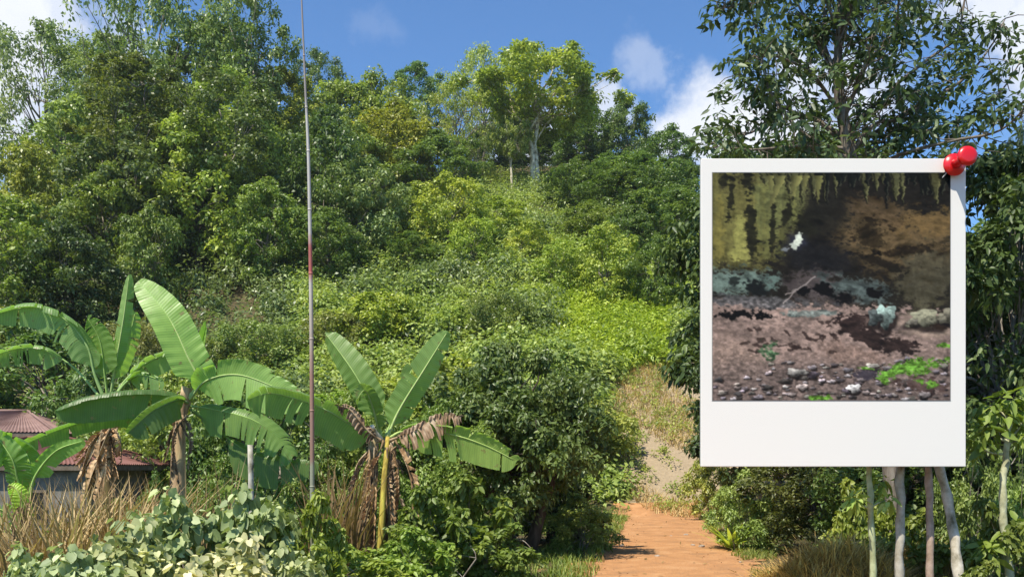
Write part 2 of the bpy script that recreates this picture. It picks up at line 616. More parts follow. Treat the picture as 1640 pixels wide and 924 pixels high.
def gen_tree(key, seed, H=10., Rc=4., z0=.25, nl=34, lr=1.25, nsub=7, nleaf=26, L=.34, Wd=.17, trunk_r=.16, stems=1, prof='dome',
             mat=None, bark=None, up=.5, hang=0., shape='rhomb', droop=.2, open_=0., limbs=14, fork=.35, squash=.8, subr=.46):
    """returns (trunk_mesh, crown_mesh) of a tree H high"""
    global rng
    rng = np.random.default_rng(seed)
    mat = mat or M_LEAF
    C, RR = [], []
    for i in range(nl):
        t = (i + rng.uniform(0, 1)) / nl
        if prof == 'dome':
            pr = math.sqrt(max(0, 1 - (max(0, t - .35) / .72) ** 2)) * (.65 + .35 * min(1, t / .35))
        elif prof == 'umbrella':
            pr = (.35 + .65 * min(1, t / .45)) * math.sqrt(max(.05, 1 - max(0, t - .5) ** 2 * 3.2))
        elif prof == 'column':
            pr = math.sqrt(max(0, 1 - (max(0, t - .6) / .45) ** 2)) * .9
        elif prof == 'cone':
            pr = 1.02 - t
        else:
            pr = math.sqrt(max(0, 1 - (2 * t - 1) ** 2)) + .1
        th = i * 2.399 + rng.uniform(-.5, .5)
        rad = Rc * pr * (rng.uniform(.45, 1) if t < .93 else rng.uniform(0, .5)) * rng.uniform(.85, 1.12)
        z = H * (z0 + (1 - z0) * t * .96) - lr * .4 + rng.normal(0, .25)
        C.append((rad * math.cos(th), rad * math.sin(th), z))
        RR.append(lr * rng.uniform(.65, 1.25) * (1 if t < .85 else .8))
    C, RR = np.array(C), np.array(RR)
    keep = rng.uniform(0, 1, nl) > open_
    keep[-2:] = True
    C, RR = C[keep], RR[keep]
    # sub-clumps on the upper/outer side of every lobe
    idx = np.repeat(np.arange(len(C)), nsub)
    outv = unit(np.c_[C[:, :2], np.full(len(C), Rc * .35)])
    d = unit(rdir(len(idx), .35) + outv[idx] * .45)
    SC = C[idx] + d * (RR[idx] * rng.uniform(.55, 1.05, len(idx)))[:, None] * np.array([1, 1, squash])
    SR = RR[idx] * subr * rng.uniform(.6, 1.3, len(idx))
    crown = leaf_mesh(key + '_crown', [clump_leaves(SC, SR, nleaf, L, Wd, shape, up, .3, .75, droop, .85, .25, hang)], mat)
    mb = MB()
    for s in range(stems):
        off = np.array([rng.normal(0, .25), rng.normal(0, .25), 0]) * (stems > 1)
        top = np.array([off[0] * 3.5, off[1] * 3.5, H * (z0 + (1 - z0) * fork)])
        p = limb(mb, off + np.array([0, 0, -.25]), top, trunk_r * 1.15, trunk_r * .62, .05, 9, 9)
        sel = np.arange(len(C))[s::stems]
        sel = rng.permutation(sel)[:max(3, limbs // stems)]
        for j in sel:
            k = rng.integers(4, 9)
            e = p[k] + (C[j] - p[k]) * .5 + np.array([0, 0, rng.uniform(.0, .06) * H])
            q = limb(mb, p[k], e, trunk_r * .42, trunk_r * .25, .1, 5, 5)
            limb(mb, q[-1], C[j], trunk_r * .25, trunk_r * .1, .12, 5, 5)
            for _ in range(2):
                dd = rdir(1, .3)[0]
                limb(mb, q[-1], C[j] + dd * RR[j] * .9, trunk_r * .16, trunk_r * .05, .12, 4, 4)
    to = mb.build(key + '_trunk', bark or M_BARK)
    tm = to.data
    bpy.data.objects.remove(to)
    return tm, crown


TYPES = {}
TYPES['dome_a'] = gen_tree('a', 1, nl=60, nleaf=44, lr=1.2, L=.29, Wd=.18, z0=.12)
TYPES['dome_b'] = gen_tree('b', 2, nl=54, nleaf=46, lr=1.3, L=.31, Wd=.18, z0=.15, Rc=4.3)
TYPES['dome_c'] = gen_tree('c', 3, nl=70, nleaf=40, lr=1.05, L=.27, Wd=.17, z0=.08, Rc=3.8)
TYPES['tall_a'] = gen_tree('ta', 31, H=20, Rc=4.6, nl=66, nleaf=44, lr=1.45, L=.31, Wd=.19, z0=.34, trunk_r=.22)
TYPES['tall_b'] = gen_tree('tb', 32, H=20, Rc=4.8, nl=60, nleaf=44, lr=1.6, L=.32, Wd=.19, z0=.38, trunk_r=.24, prof='round')
TYPES['tall_c'] = gen_tree('tc', 33, H=20, Rc=4.4, nl=84, nleaf=40, lr=1.2, L=.29, Wd=.18, z0=.30, trunk_r=.2)
TYPES['tall_airy'] = gen_tree('td', 34, H=20, Rc=4.8, nl=90, nleaf=38, lr=1.25, nsub=7, L=.27, Wd=.16, z0=.36, open_=.10, limbs=36, prof='round', subr=.5, trunk_r=.2)
TYPES['airy'] = gen_tree('d', 4, nl=60, nleaf=30, lr=1.1, nsub=7, L=.24, Wd=.13, z0=.28, open_=.15, limbs=26, Rc=4.4, prof='round', subr=.55)
TYPES['umbrella'] = gen_tree('e', 5, nl=90, nleaf=44, lr=1.0, L=.27, Wd=.14, z0=.5, limbs=30, Rc=4.8, prof='umbrella', stems=2, bark=M_PALEBARK, squash=.55, open_=.1)
TYPES['glossy'] = gen_tree('f', 6, nl=56, nleaf=38, lr=1.1, L=.30, Wd=.14, z0=.1, mat=M_GLOSS, hang=.5)
TYPES['vine'] = gen_tree('g', 7, nl=40, nleaf=36, lr=1.25, L=.30, Wd=.22, z0=.05, prof='column', Rc=3.2, mat=M_VINE, up=.7, hang=.4, subr=.5)
TYPES['bush'] = gen_tree('h', 8, H=10, Rc=7.0, nl=44, nleaf=40, lr=2.4, L=.62, Wd=.40, z0=.06, mat=M_VINE, trunk_r=.2, up=.8)
TYPES['bush_b'] = gen_tree('i', 9, H=10, Rc=8.0, nl=40, nleaf=40, lr=2.6, L=.60, Wd=.30, z0=.05, mat=M_LEAF, trunk_r=.2, up=.6)
TYPES['conifer'] = gen_tree('j', 10, H=10, Rc=1.7, nl=60, nleaf=26, lr=.6, L=.3, Wd=.05, z0=.15, mat=M_GLOSS, prof='cone', hang=.3)
# near versions with finer leaves
TYPES['near_bush'] = gen_tree('k', 12, H=4, Rc=2.15, nl=70, nleaf=60, nsub=8, lr=.55, L=.125, Wd=.062, z0=.16, shape='fine', trunk_r=.11, stems=3, limbs=30, prof='dome')
TYPES['hollow_bush'] = gen_tree('hb', 41, H=4, Rc=2.2, nl=80, nleaf=66, nsub=8, lr=.55, L=.12, Wd=.062, z0=.38, shape='fine', trunk_r=.15, stems=3, limbs=30, prof='dome')
TYPES['near_glossy'] = gen_tree('l', 13, H=9, Rc=2.9, nl=100, nleaf=44, nsub=8, lr=.8, L=.18, Wd=.09, z0=.06, mat=M_GLOSS, shape='fine', hang=.25, trunk_r=.12, limbs=50, droop=.25, prof='column')
TYPES['high_glossy'] = gen_tree('q', 16, H=9, Rc=2.6, nl=90, nleaf=44, nsub=8, lr=.75, L=.19, Wd=.095, z0=.33, mat=M_GLOSS, shape='fine', hang=.3, trunk_r=.12, limbs=50, droop=.25, prof='column')
TYPES['near_shrub'] = gen_tree('m', 14, H=2, Rc=1.1, nl=34, nleaf=44, nsub=7, lr=.36, L=.10, Wd=.05, z0=.08, shape='fine', trunk_r=.03, stems=3, limbs=18)
TYPES['near_herb'] = gen_tree('n', 15, H=1.6, Rc=.85, nl=26, nleaf=24, nsub=6, lr=.30, L=.14, Wd=.08, z0=.06, shape='fine', mat=M_VINE, trunk_r=.02, stems=3, limbs=14, hang=.3)
BASEH = {'near_bush': 4, 'near_glossy': 9, 'near_shrub': 2, 'near_herb': 1.6}
BASEW = {k: None for k in TYPES}
for k, (tm, cm) in TYPES.items():
    co = np.empty(len(cm.vertices) * 3, np.float32)
    cm.vertices.foreach_get('co', co)
    co = co.reshape(-1, 3)
    BASEW[k] = (float(np.percentile(co[:, 0], 99.3) - np.percentile(co[:, 0], .7)), float(np.percentile(co[:, 2], 99.7)))
rng = np.random.default_rng(77)


def plant(kind, typ, x, y, H, Wm, label, cat, group=None, tint=(1, 1, 1), bark=(1, 1, 1), rz=None, sink=.0):
    tm, cm = TYPES[typ]
    bw, bh = BASEW[typ]
    r = empty(kind, (x, y, gz(x, y) - sink), rng.uniform(0, 6.28) if rz is None else rz)
    s = Wm / bw
    r.scale = (s, s, H / bh)
    tag(r, label, cat, group)
    t = link('trunk', tm, r)
    t.color = (*bark, 1)
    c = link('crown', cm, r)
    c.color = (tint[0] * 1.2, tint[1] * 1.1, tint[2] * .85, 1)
    return r


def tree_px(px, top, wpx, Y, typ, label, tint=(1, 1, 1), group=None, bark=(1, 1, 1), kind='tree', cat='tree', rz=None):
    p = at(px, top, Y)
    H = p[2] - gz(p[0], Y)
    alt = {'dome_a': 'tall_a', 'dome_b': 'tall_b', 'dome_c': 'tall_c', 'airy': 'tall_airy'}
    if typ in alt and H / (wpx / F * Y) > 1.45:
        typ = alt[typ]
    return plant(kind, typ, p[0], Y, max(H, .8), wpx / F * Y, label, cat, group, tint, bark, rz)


G_L = 'trees of the hill forest'
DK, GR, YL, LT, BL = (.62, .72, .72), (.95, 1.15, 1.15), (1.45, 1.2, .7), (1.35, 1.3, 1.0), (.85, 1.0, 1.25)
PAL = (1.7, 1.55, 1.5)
for a in [
    # left; the brightest crown tints also paint them as lit
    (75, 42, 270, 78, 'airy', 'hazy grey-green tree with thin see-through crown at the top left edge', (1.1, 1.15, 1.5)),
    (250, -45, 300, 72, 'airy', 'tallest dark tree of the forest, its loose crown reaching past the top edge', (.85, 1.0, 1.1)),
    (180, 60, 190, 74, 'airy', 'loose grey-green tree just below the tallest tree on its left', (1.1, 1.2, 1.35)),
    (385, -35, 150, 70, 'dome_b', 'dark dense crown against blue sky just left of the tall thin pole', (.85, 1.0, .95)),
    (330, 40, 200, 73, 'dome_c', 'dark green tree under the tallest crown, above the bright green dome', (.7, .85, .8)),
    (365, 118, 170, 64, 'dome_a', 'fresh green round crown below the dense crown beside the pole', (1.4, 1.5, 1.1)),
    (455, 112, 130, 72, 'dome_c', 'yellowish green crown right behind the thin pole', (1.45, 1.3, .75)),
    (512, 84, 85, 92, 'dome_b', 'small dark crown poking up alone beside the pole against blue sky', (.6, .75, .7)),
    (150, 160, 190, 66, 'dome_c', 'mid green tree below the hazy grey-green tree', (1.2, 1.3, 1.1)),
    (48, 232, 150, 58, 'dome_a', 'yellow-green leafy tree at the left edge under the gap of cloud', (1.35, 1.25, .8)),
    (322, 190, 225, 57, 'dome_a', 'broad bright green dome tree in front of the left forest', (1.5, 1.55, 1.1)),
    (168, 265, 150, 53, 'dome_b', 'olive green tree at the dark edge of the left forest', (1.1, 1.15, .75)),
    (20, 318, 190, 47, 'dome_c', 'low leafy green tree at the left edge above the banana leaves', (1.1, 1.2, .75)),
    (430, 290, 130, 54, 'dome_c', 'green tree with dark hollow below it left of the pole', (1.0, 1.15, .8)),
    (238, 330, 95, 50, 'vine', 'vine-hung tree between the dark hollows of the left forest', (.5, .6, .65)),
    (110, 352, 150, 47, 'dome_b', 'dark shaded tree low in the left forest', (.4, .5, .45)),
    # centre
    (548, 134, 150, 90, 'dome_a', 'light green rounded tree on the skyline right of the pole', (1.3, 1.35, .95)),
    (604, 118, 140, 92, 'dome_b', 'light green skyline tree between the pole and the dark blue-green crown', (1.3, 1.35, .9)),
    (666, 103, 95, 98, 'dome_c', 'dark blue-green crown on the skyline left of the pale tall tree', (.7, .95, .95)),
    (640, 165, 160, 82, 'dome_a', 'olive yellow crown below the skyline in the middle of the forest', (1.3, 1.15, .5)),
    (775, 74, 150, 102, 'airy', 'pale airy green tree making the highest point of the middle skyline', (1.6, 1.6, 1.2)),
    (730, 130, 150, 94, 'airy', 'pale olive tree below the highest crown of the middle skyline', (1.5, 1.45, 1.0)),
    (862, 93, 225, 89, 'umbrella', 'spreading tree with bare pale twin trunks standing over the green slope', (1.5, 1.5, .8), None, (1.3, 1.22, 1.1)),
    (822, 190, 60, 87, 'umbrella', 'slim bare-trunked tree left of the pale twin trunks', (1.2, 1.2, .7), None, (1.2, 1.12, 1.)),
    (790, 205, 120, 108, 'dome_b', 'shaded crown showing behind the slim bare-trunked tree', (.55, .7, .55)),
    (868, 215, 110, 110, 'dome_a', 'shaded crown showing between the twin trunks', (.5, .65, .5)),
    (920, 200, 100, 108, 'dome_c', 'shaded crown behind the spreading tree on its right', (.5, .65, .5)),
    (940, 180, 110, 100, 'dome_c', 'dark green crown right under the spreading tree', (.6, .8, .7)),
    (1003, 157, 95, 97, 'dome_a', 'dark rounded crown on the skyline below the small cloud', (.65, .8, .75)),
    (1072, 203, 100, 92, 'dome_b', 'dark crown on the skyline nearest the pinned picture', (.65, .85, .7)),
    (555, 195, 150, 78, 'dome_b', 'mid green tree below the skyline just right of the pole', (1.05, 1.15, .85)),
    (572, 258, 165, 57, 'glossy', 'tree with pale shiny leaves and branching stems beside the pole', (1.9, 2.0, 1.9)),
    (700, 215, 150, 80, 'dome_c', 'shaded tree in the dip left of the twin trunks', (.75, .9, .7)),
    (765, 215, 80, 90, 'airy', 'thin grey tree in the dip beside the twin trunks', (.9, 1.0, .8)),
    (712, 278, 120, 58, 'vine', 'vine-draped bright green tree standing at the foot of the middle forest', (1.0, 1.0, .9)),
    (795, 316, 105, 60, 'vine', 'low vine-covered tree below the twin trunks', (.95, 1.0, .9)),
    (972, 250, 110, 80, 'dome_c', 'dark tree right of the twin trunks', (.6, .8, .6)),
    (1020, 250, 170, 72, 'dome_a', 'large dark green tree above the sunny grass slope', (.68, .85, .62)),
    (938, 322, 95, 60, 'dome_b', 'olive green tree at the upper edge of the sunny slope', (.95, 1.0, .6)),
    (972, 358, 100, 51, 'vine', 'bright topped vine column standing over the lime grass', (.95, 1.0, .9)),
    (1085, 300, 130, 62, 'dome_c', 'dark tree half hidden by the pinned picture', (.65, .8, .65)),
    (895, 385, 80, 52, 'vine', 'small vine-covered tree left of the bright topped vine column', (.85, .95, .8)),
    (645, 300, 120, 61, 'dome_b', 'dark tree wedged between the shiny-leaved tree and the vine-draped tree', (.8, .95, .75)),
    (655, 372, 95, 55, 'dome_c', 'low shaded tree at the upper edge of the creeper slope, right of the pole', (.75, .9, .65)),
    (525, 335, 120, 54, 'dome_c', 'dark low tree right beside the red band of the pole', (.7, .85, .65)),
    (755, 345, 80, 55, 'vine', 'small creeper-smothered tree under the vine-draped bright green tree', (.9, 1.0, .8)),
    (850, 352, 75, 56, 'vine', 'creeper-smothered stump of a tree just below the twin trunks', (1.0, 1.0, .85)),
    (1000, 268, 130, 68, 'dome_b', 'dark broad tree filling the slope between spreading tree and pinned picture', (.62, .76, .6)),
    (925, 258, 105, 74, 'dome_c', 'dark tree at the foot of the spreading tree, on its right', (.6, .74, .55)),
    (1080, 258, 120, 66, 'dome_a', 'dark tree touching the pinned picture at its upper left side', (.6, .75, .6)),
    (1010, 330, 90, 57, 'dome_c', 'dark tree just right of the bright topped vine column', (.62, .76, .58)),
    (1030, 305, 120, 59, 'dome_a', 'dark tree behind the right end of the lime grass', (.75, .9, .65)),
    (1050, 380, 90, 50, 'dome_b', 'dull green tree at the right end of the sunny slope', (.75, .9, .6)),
]:
    tree_px(*a)

# forest fillers nobody can tell apart; dark tints paint the shade between bright crowns
for i in range(90):
    Yt = rng.uniform(52, 112)
    px = rng.uniform(-120, 1120)
    lim = np.interp(px, [-120, 0, 150, 420, 470, 560, 750, 900, 1000, 1120], [220, 230, 60, 60, 190, 170, 160, 150, 220, 260])
    low = np.interp(px, [-120, 480, 560, 800, 1120], [400, 400, 330, 330, 330])
    x = (px - 820) / F * Yt
    g = gz(x, Yt)
    rowg = HZ - (g - EYE) / Yt * F
    h = rng.uniform(8, 15)
    top = HZ - (g + h - EYE) / Yt * F
    if (px < 480 and rng.uniform() < .35) or top < lim + 25 * (px < 480) or rowg > low + 80 or (720 < px < 990 and Yt < 97 and top < 345):
        continue
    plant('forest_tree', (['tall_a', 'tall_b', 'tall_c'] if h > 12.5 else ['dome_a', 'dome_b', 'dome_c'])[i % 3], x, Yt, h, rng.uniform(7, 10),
          'green tree tinted dark as shade, crowded among the other crowns of the hill forest', 'tree', 'crowded trees of the hill forest',
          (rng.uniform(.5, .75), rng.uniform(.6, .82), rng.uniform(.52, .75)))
# trees beyond the frame edges and behind the picture so the place holds from the side
for (x, y, h, w) in [(-45, 50, 14, 11), (-52, 62, 15, 11), (-38, 38, 10, 9), (26, 70, 12, 10), (33, 82, 12, 10), (22, 56, 10, 9), (38, 60, 11, 10), (30, 45, 9, 8), (22, 40, 9, 8)]:
    plant('forest_tree', 'dome_b', x, y, h, w, 'green tree tinted dark as shade, crowded among the other crowns of the hill forest', 'tree',
          'crowded trees of the hill forest', (.8, .95, .8))


# ------------------------------------------------------------------ hillside cover (stuff)
def scatter(n, xr, yr, test):
    P = np.c_[rng.uniform(*xr, n), rng.uniform(*yr, n)]
    px = P[:, 0] / P[:, 1] * F + 820
    k = test(px, P[:, 0], P[:, 1])
    P = P[k]
    return np.c_[P, terrain(P[:, 0], P[:, 1])]


def in_dry(x, y):
    return ((x - 7.2) / 3.6) ** 2 + ((y - 35) / 8.0) ** 2 < 1


C = scatter(15000, (-48, 34), (30.0, 96), lambda p, x, y: (p > -60) & (p < 1300) & ~in_dry(x, y) & (~((p > 900) & (p < 1085) & (y > 42) & (y < 54)) | (NZ1(x * 3, y * 3, 4.) > .45)))
C2 = scatter(14000, (-18, 13), (31.0, 64), lambda p, x, y: (p > 430) & (p < 1120) & ~in_dry(x, y) & ~((p > 890) & (p < 1085) & (y > 42) & (y < 54)))
C = np.concatenate([C, C2])
Rr = (.3 + 1.1 * rng.uniform(0, 1, len(C)) ** 2) * np.interp(C[:, 1], [30, 60, 96], [.75, 1, 1.2])
C[:, 2] += Rr * .45 + np.clip(NZ2(C[:, 0], C[:, 1], 1.6), -.2, 2) * 1.5
parts = []
vmask = (NZ1(C[:, 0] + 40, C[:, 1], 2.2) + rng.normal(0, .35, len(C)) > -.35) & ~((C[:, 0] / C[:, 1] * F + 820 < 470) & (C[:, 1] > 46))  # upper left gets only the darker leaves, painting the shade of its hollows
parts.append(clump_leaves(C[vmask], Rr[vmask], 42, .24, .15, 'rhomb', .8, .55, .8, .25, .7))
tag(link('vine_undergrowth', leaf_mesh('vine_undergrowth', parts, M_VINE)), 'sunlit yellow-green creepers and shrubs blanketing the hillside', None, None, 'stuff')
tag(link('shrub_undergrowth', leaf_mesh('shrub_undergrowth', [clump_leaves(C[~vmask], Rr[~vmask] * 1.05, 42, .26, .12, 'rhomb', .6, .5, .9, .2, .7)], M_LEAF)),
    'darker green low shrubs mixed through the hillside creepers and painting in shaded hollows at left', None, None, 'stuff')


def blades(P, h, w, lean=.35, vals=None):
    n = len(P)
    d = rdir(n)
    d[:, 2] = 0
    d = unit(d)
    h = np.ones(n) * h * rng.uniform(.5, 1.25, n)
    side = np.c_[-d[:, 1], d[:, 0], np.zeros(n)] * w
    le = lean * rng.uniform(.2, 1.6, n)[:, None]
    m_ = P + d * h[:, None] * .35 * le + np.array([0, 0, 1.]) * h[:, None] * .6
    tip = P + d * h[:, None] * 1.0 * le + np.array([0, 0, 1.]) * h[:, None]
    V = np.stack([P - side, P + side, m_ + side * .8, tip, m_ - side * .8], 1).reshape(-1, 3)
    b = np.arange(n) * 5
    Q = np.concatenate([np.stack([b, b + 1, b + 2, b + 4], 1), np.stack([b + 4, b + 2, b + 3, b + 3], 1)])
    return V, Q, np.repeat(rng.uniform(0, 1, n) if vals is None else vals, 5)


# lime grass on the slope right of centre
G = scatter(45000, (-2, 16), (39, 56), lambda p, x, y: (p > 860 + 40 * NZ1(x, y, 4.)) & (p < 1120) & ~in_dry(x, y) & (y > 41 + 3 * NZ2(x, y, 3.)))
o = link('tall_grass', leaf_mesh('tall_grass', [blades(G, .6, .03, 1.1)], M_GRASS))
o.color = (1.5, 1.4, .9, 1)
tag(o, 'lime green tall grass on the sunny slope', None, None, 'stuff')
C = scatter(3600, (-1, 15), (40, 57), lambda p, x, y: (p > 840 + 50 * NZ1(x, y, 3.)) & (p < 1110) & ~in_dry(x, y) & (NZ2(x, y, 1.9) > -.25))
Rr = rng.uniform(.25, .8, len(C))
C[:, 2] += Rr * .5
o = link('lime_creepers', leaf_mesh('lime_creepers', [clump_leaves(C, Rr, 40, .24, .13, 'rhomb', .9, .4, .8, .25, .7)], M_VINE))
o.color = (1.12, 1.14, .62, 1)
tag(o, 'brightest lime creepers growing through the tall grass of the slope', None, None, 'stuff')
# dry grass on the washed bank
G = scatter(18000, (2, 13), (28.5, 46), lambda p, x, y: in_dry(x, y) & (NZ1(x, y, 1.6) > -.15))
o = link('dry_grass', leaf_mesh('dry_grass', [blades(G, .34, .014, 1.2)], M_DRYG))
o.color = (1.5, 1.4, 1.25, 1)
tag(o, 'straw coloured dead grass on the bank at the end of the path', None, None, 'stuff')
C = scatter(560, (2, 13), (29.5, 46), lambda p, x, y: in_dry(x, y))
C[:, 2] += .12
o = link('bank_weeds', leaf_mesh('bank_weeds', [clump_leaves(C, rng.uniform(.15, .5, len(C)), 60, .12, .06, 'rhomb', .6, .3, .8, .2, .6)], M_VINE))
o.color = (.95, .9, .7, 1)
tag(o, 'sparse olive weeds on the dry bank', None, None, 'stuff')
# grass along the path and under the plants
G = scatter(120000, (-16, 16), (5, 30), lambda p, x, y: ~((p > 1170) & (y < 21)) & (np.abs(x - (.3 + y * .161)) > 1.25 + .28 * NZ2(x, y, .8)) & (NZ1(x, y, 2.2) > -.25 - 1.2 * (np.abs(x - (.3 + y * .161)) < 2.5)))
tag(link('grass', leaf_mesh('grass', [blades(G, .16, .010, .8)], M_GRASS)), 'short green grass along both sides of the dirt path', None, None, 'stuff')

G = scatter(60000, (-1, 8), (11, 30), lambda p, x, y: (np.abs(x - (.3 + y * .161)) > 1.2 + .2 * NZ2(x, y, .5)) & (np.abs(x - (.3 + y * .161)) < 1.9) & (NZ1(x, y, .7) > -.1))
o = link('verge_grass', leaf_mesh('verge_grass', [blades(G, .11, .009, 1.1)], M_GRASS))
o.color = (.8, .75, .7, 1)
tag(o, 'ragged trampled grass creeping over the path edges', None, None, 'stuff')

# individual bushes on the hillside
ANCH = [(20, 'at the left edge above the huts'), (110, 'behind the leaf that arches to the left edge'), (215, 'behind the furled spear leaf'), (330, 'behind the huge upright banana leaf'),
        (430, 'just left of the tall thin pole'), (545, 'just right of the tall thin pole'), (620, 'between the centre banana plant\'s two upright leaves'), (710, 'behind the centre banana plant\'s right leaf'),
        (790, 'straight above the black hollow of the big bush'), (870, 'above the right half of the big round bush'), (955, 'between the lime grass and the dry bank')]
for i, (px, where) in enumerate(ANCH):
    for j, (Yt, row) in enumerate(((33.5, 'lower'), (43.0, 'upper'))):
        pxx = px + rng.uniform(-22, 22)
        Yt = Yt + rng.uniform(-2, 3.5)
        x = (pxx - 820) / F * Yt
        if in_dry(x, Yt) or (pxx > 850 and Yt > 41):
            continue
        h = rng.uniform(1.6, 2.9)
        dark = (px < 470 and rng.uniform() < .7) or rng.uniform() < .2
        plant('hillside_bush', 'bush_b' if dark else 'bush', x, Yt, h, h * rng.uniform(1.3, 2.0),
              ('dark green' if dark else 'yellow-green') + ' bush on the %s slope %s' % (row, where), 'bush', 'bushes scattered over the hillside',
              (rng.uniform(.8, 1.1), rng.uniform(.85, 1.05), rng.uniform(.7, 1.)))


# ------------------------------------------------------------------ red roofed huts
def sheet_roof_mat(name, cols):
    m, t = new_mat(name)
    tcn = N_(t, 'ShaderNodeTexCoord')
    no = N_(t, 'ShaderNodeTexNoise')
    no.inputs['Scale'].default_value = 1.6
    no.inputs['Detail'].default_value = 8
    t.links.new(tcn.outputs['Object'], no.inputs['Vector'])
    ramp = N_(t, 'ShaderNodeValToRGB')
    e = ramp.color_ramp.elements
    e[0].position, e[1].position = .35, .7
    e[0].color, e[1].color = (*cols[0], 1), (*cols[1], 1)
    t.links.new(no.outputs['Fac'], ramp.inputs[0])
    pb = N_(t, 'ShaderNodeBsdfPrincipled')
    t.links.new(ramp.outputs[0], pb.inputs['Base Color'])
    pb.inputs['Roughness'].default_value = .85
    pb.inputs['Specular IOR Level'].default_value = .2
    out_(t, pb.outputs[0])
    return m


M_ROOF = sheet_roof_mat('maroon_roof_sheet', [(.13, .055, .040), (.27, .135, .11)])
M_ROOF2 = sheet_roof_mat('faded_roof_sheet', [(.20, .12, .10), (.32, .21, .18)])
M_WALL = noise_mat('limewashed_wall', [(.09, .085, .07), (.17, .16, .135), (.24, .22, .19)], scale=3, bump=.1)
M_DARK = noise_mat('painted_dark_inside', [(.012, .012, .012), (.03, .028, .025)], scale=4, bump=0)  # solid panel; the unlit inside is put into its near-black colour
M_WOOD = noise_mat('old_timber', [(.10, .075, .05), (.20, .16, .12)], scale=8, stretch=(1, 1, .3), bump=.3)


def corrugated(mb, A, B, C_, D, pitch=.11, amp=.018):
    """corrugated sheet over quad A-B (eave) to D-C (ridge side), ribs running from the eave up"""
    A, B, C_, D = map(lambda q: np.array(q, float), (A, B, C_, D))
    n = max(4, int(np.linalg.norm(B - A) / pitch * 4))
    nrm = unit(np.cross(B - A, D - A))
    if nrm[2] < 0:
        nrm = -nrm
    u = np.linspace(0, 1, n)[:, None]
    w = (np.sin(np.arange(n) * math.pi / 2) * amp)[:, None] * nrm
    lo = A + (B - A) * u + w
    hi = D + (C_ - D) * u + w
    v = np.concatenate([lo, hi, lo - nrm * .006, hi - nrm * .006])
    f = []
    for i in range(n - 1):
        f.append((i, i + 1, n + i + 1, n + i))
        f.append((2 * n + i + 1, 2 * n + i, 3 * n + i, 3 * n + i + 1))
        f.append((i, 2 * n + i, 2 * n + i + 1, i + 1))
    mb.add(v, f)


def hut(x, y, w, d, hw, hr, rz, label, roofmat, door=True, over=.35):
    g = gz(x, y)
    r = empty('house', (x, y, g), rz)
    tag(r, label, 'house')
    mb = MB()
    T_ = .12
    for (cx, cy, sx, sy) in [(0, -d / 2, w, T_), (0, d / 2, w, T_), (-w / 2 + T_ / 2, 0, T_, d - T_), (w / 2 - T_ / 2, 0, T_, d - T_)]:
        mb.box((cx, cy, hw / 2 - .1), (sx, sy, hw + .2))
    wall = mb.build('wall', M_WALL, r, smooth=False)
    mb = MB()
    W2, D2 = w / 2 + over, d / 2 + over
    hip = min(W2 * .8, D2)
    e = [(-W2, -D2, hw), (W2, -D2, hw), (W2, D2, hw), (-W2, D2, hw)]
    ra, rb = (-(W2 - hip), 0, hr), ((W2 - hip), 0, hr)
    corrugated(mb, e[0], e[1], rb, ra)
    corrugated(mb, e[2], e[3], ra, rb)
    corrugated(mb, e[1], e[2], rb, rb)
    corrugated(mb, e[3], e[0], ra, ra)
    roof = mb.build('roof', roofmat, r, smooth=False)
    mb = MB()
    for a, b in ((e[1], rb), (e[2], rb), (e[0], ra), (e[3], ra), (ra, rb)):
        mb.tube([np.array(a) + (0, 0, .03), np.array(b) + (0, 0, .03)], .045, 6)
    mb.build('ridge_cap', roofmat, roof)
    mb = MB()
    for (cx, cy, sx, sy) in [(0, -D2 + .04, 2 * W2 - .04, .03), (W2 - .04, 0, .03, 2 * D2 - .12), (-W2 + .04, 0, .03, 2 * D2 - .12)]:
        mb.box((cx, cy, hw - .09), (sx, sy, .13))
    mb.build('fascia', M_WOOD, r, smooth=False)
    mb = MB()
    mb.box((w * .18, -d / 2 - T_ / 2 - .012, hw * .55), (.8, .03, .7))
    win = mb.build('window', M_DARK, r, smooth=False)
    mb = MB()
    for sx in (-.43, .43):
        mb.box((w * .18 + sx, -d / 2 - T_ / 2 - .02, hw * .55), (.07, .05, .84))
    for sz in (-.385, .385):
        mb.box((w * .18, -d / 2 - T_ / 2 - .02, hw * .55 + sz), (.79, .05, .07))
    mb.build('frame', M_WOOD, win, smooth=False)
    if door:
        mb = MB()
        mb.box((-w * .22, -d / 2 - T_ / 2 - .015, hw * .42), (.8, .04, hw * .84))
        mb.build('door', M_WOOD, r, smooth=False)
    return r


hut(-12.6, 24, 4.6, 4.0, 2.35, 3.05, R(-4), 'low hut with maroon corrugated hip roof behind the banana plants', M_ROOF)
hut(-16.2, 28.8, 3.8, 4.0, 3.0, 3.75, R(5), 'hut with paler pink roof at the left edge behind the maroon roofed hut', M_ROOF2)

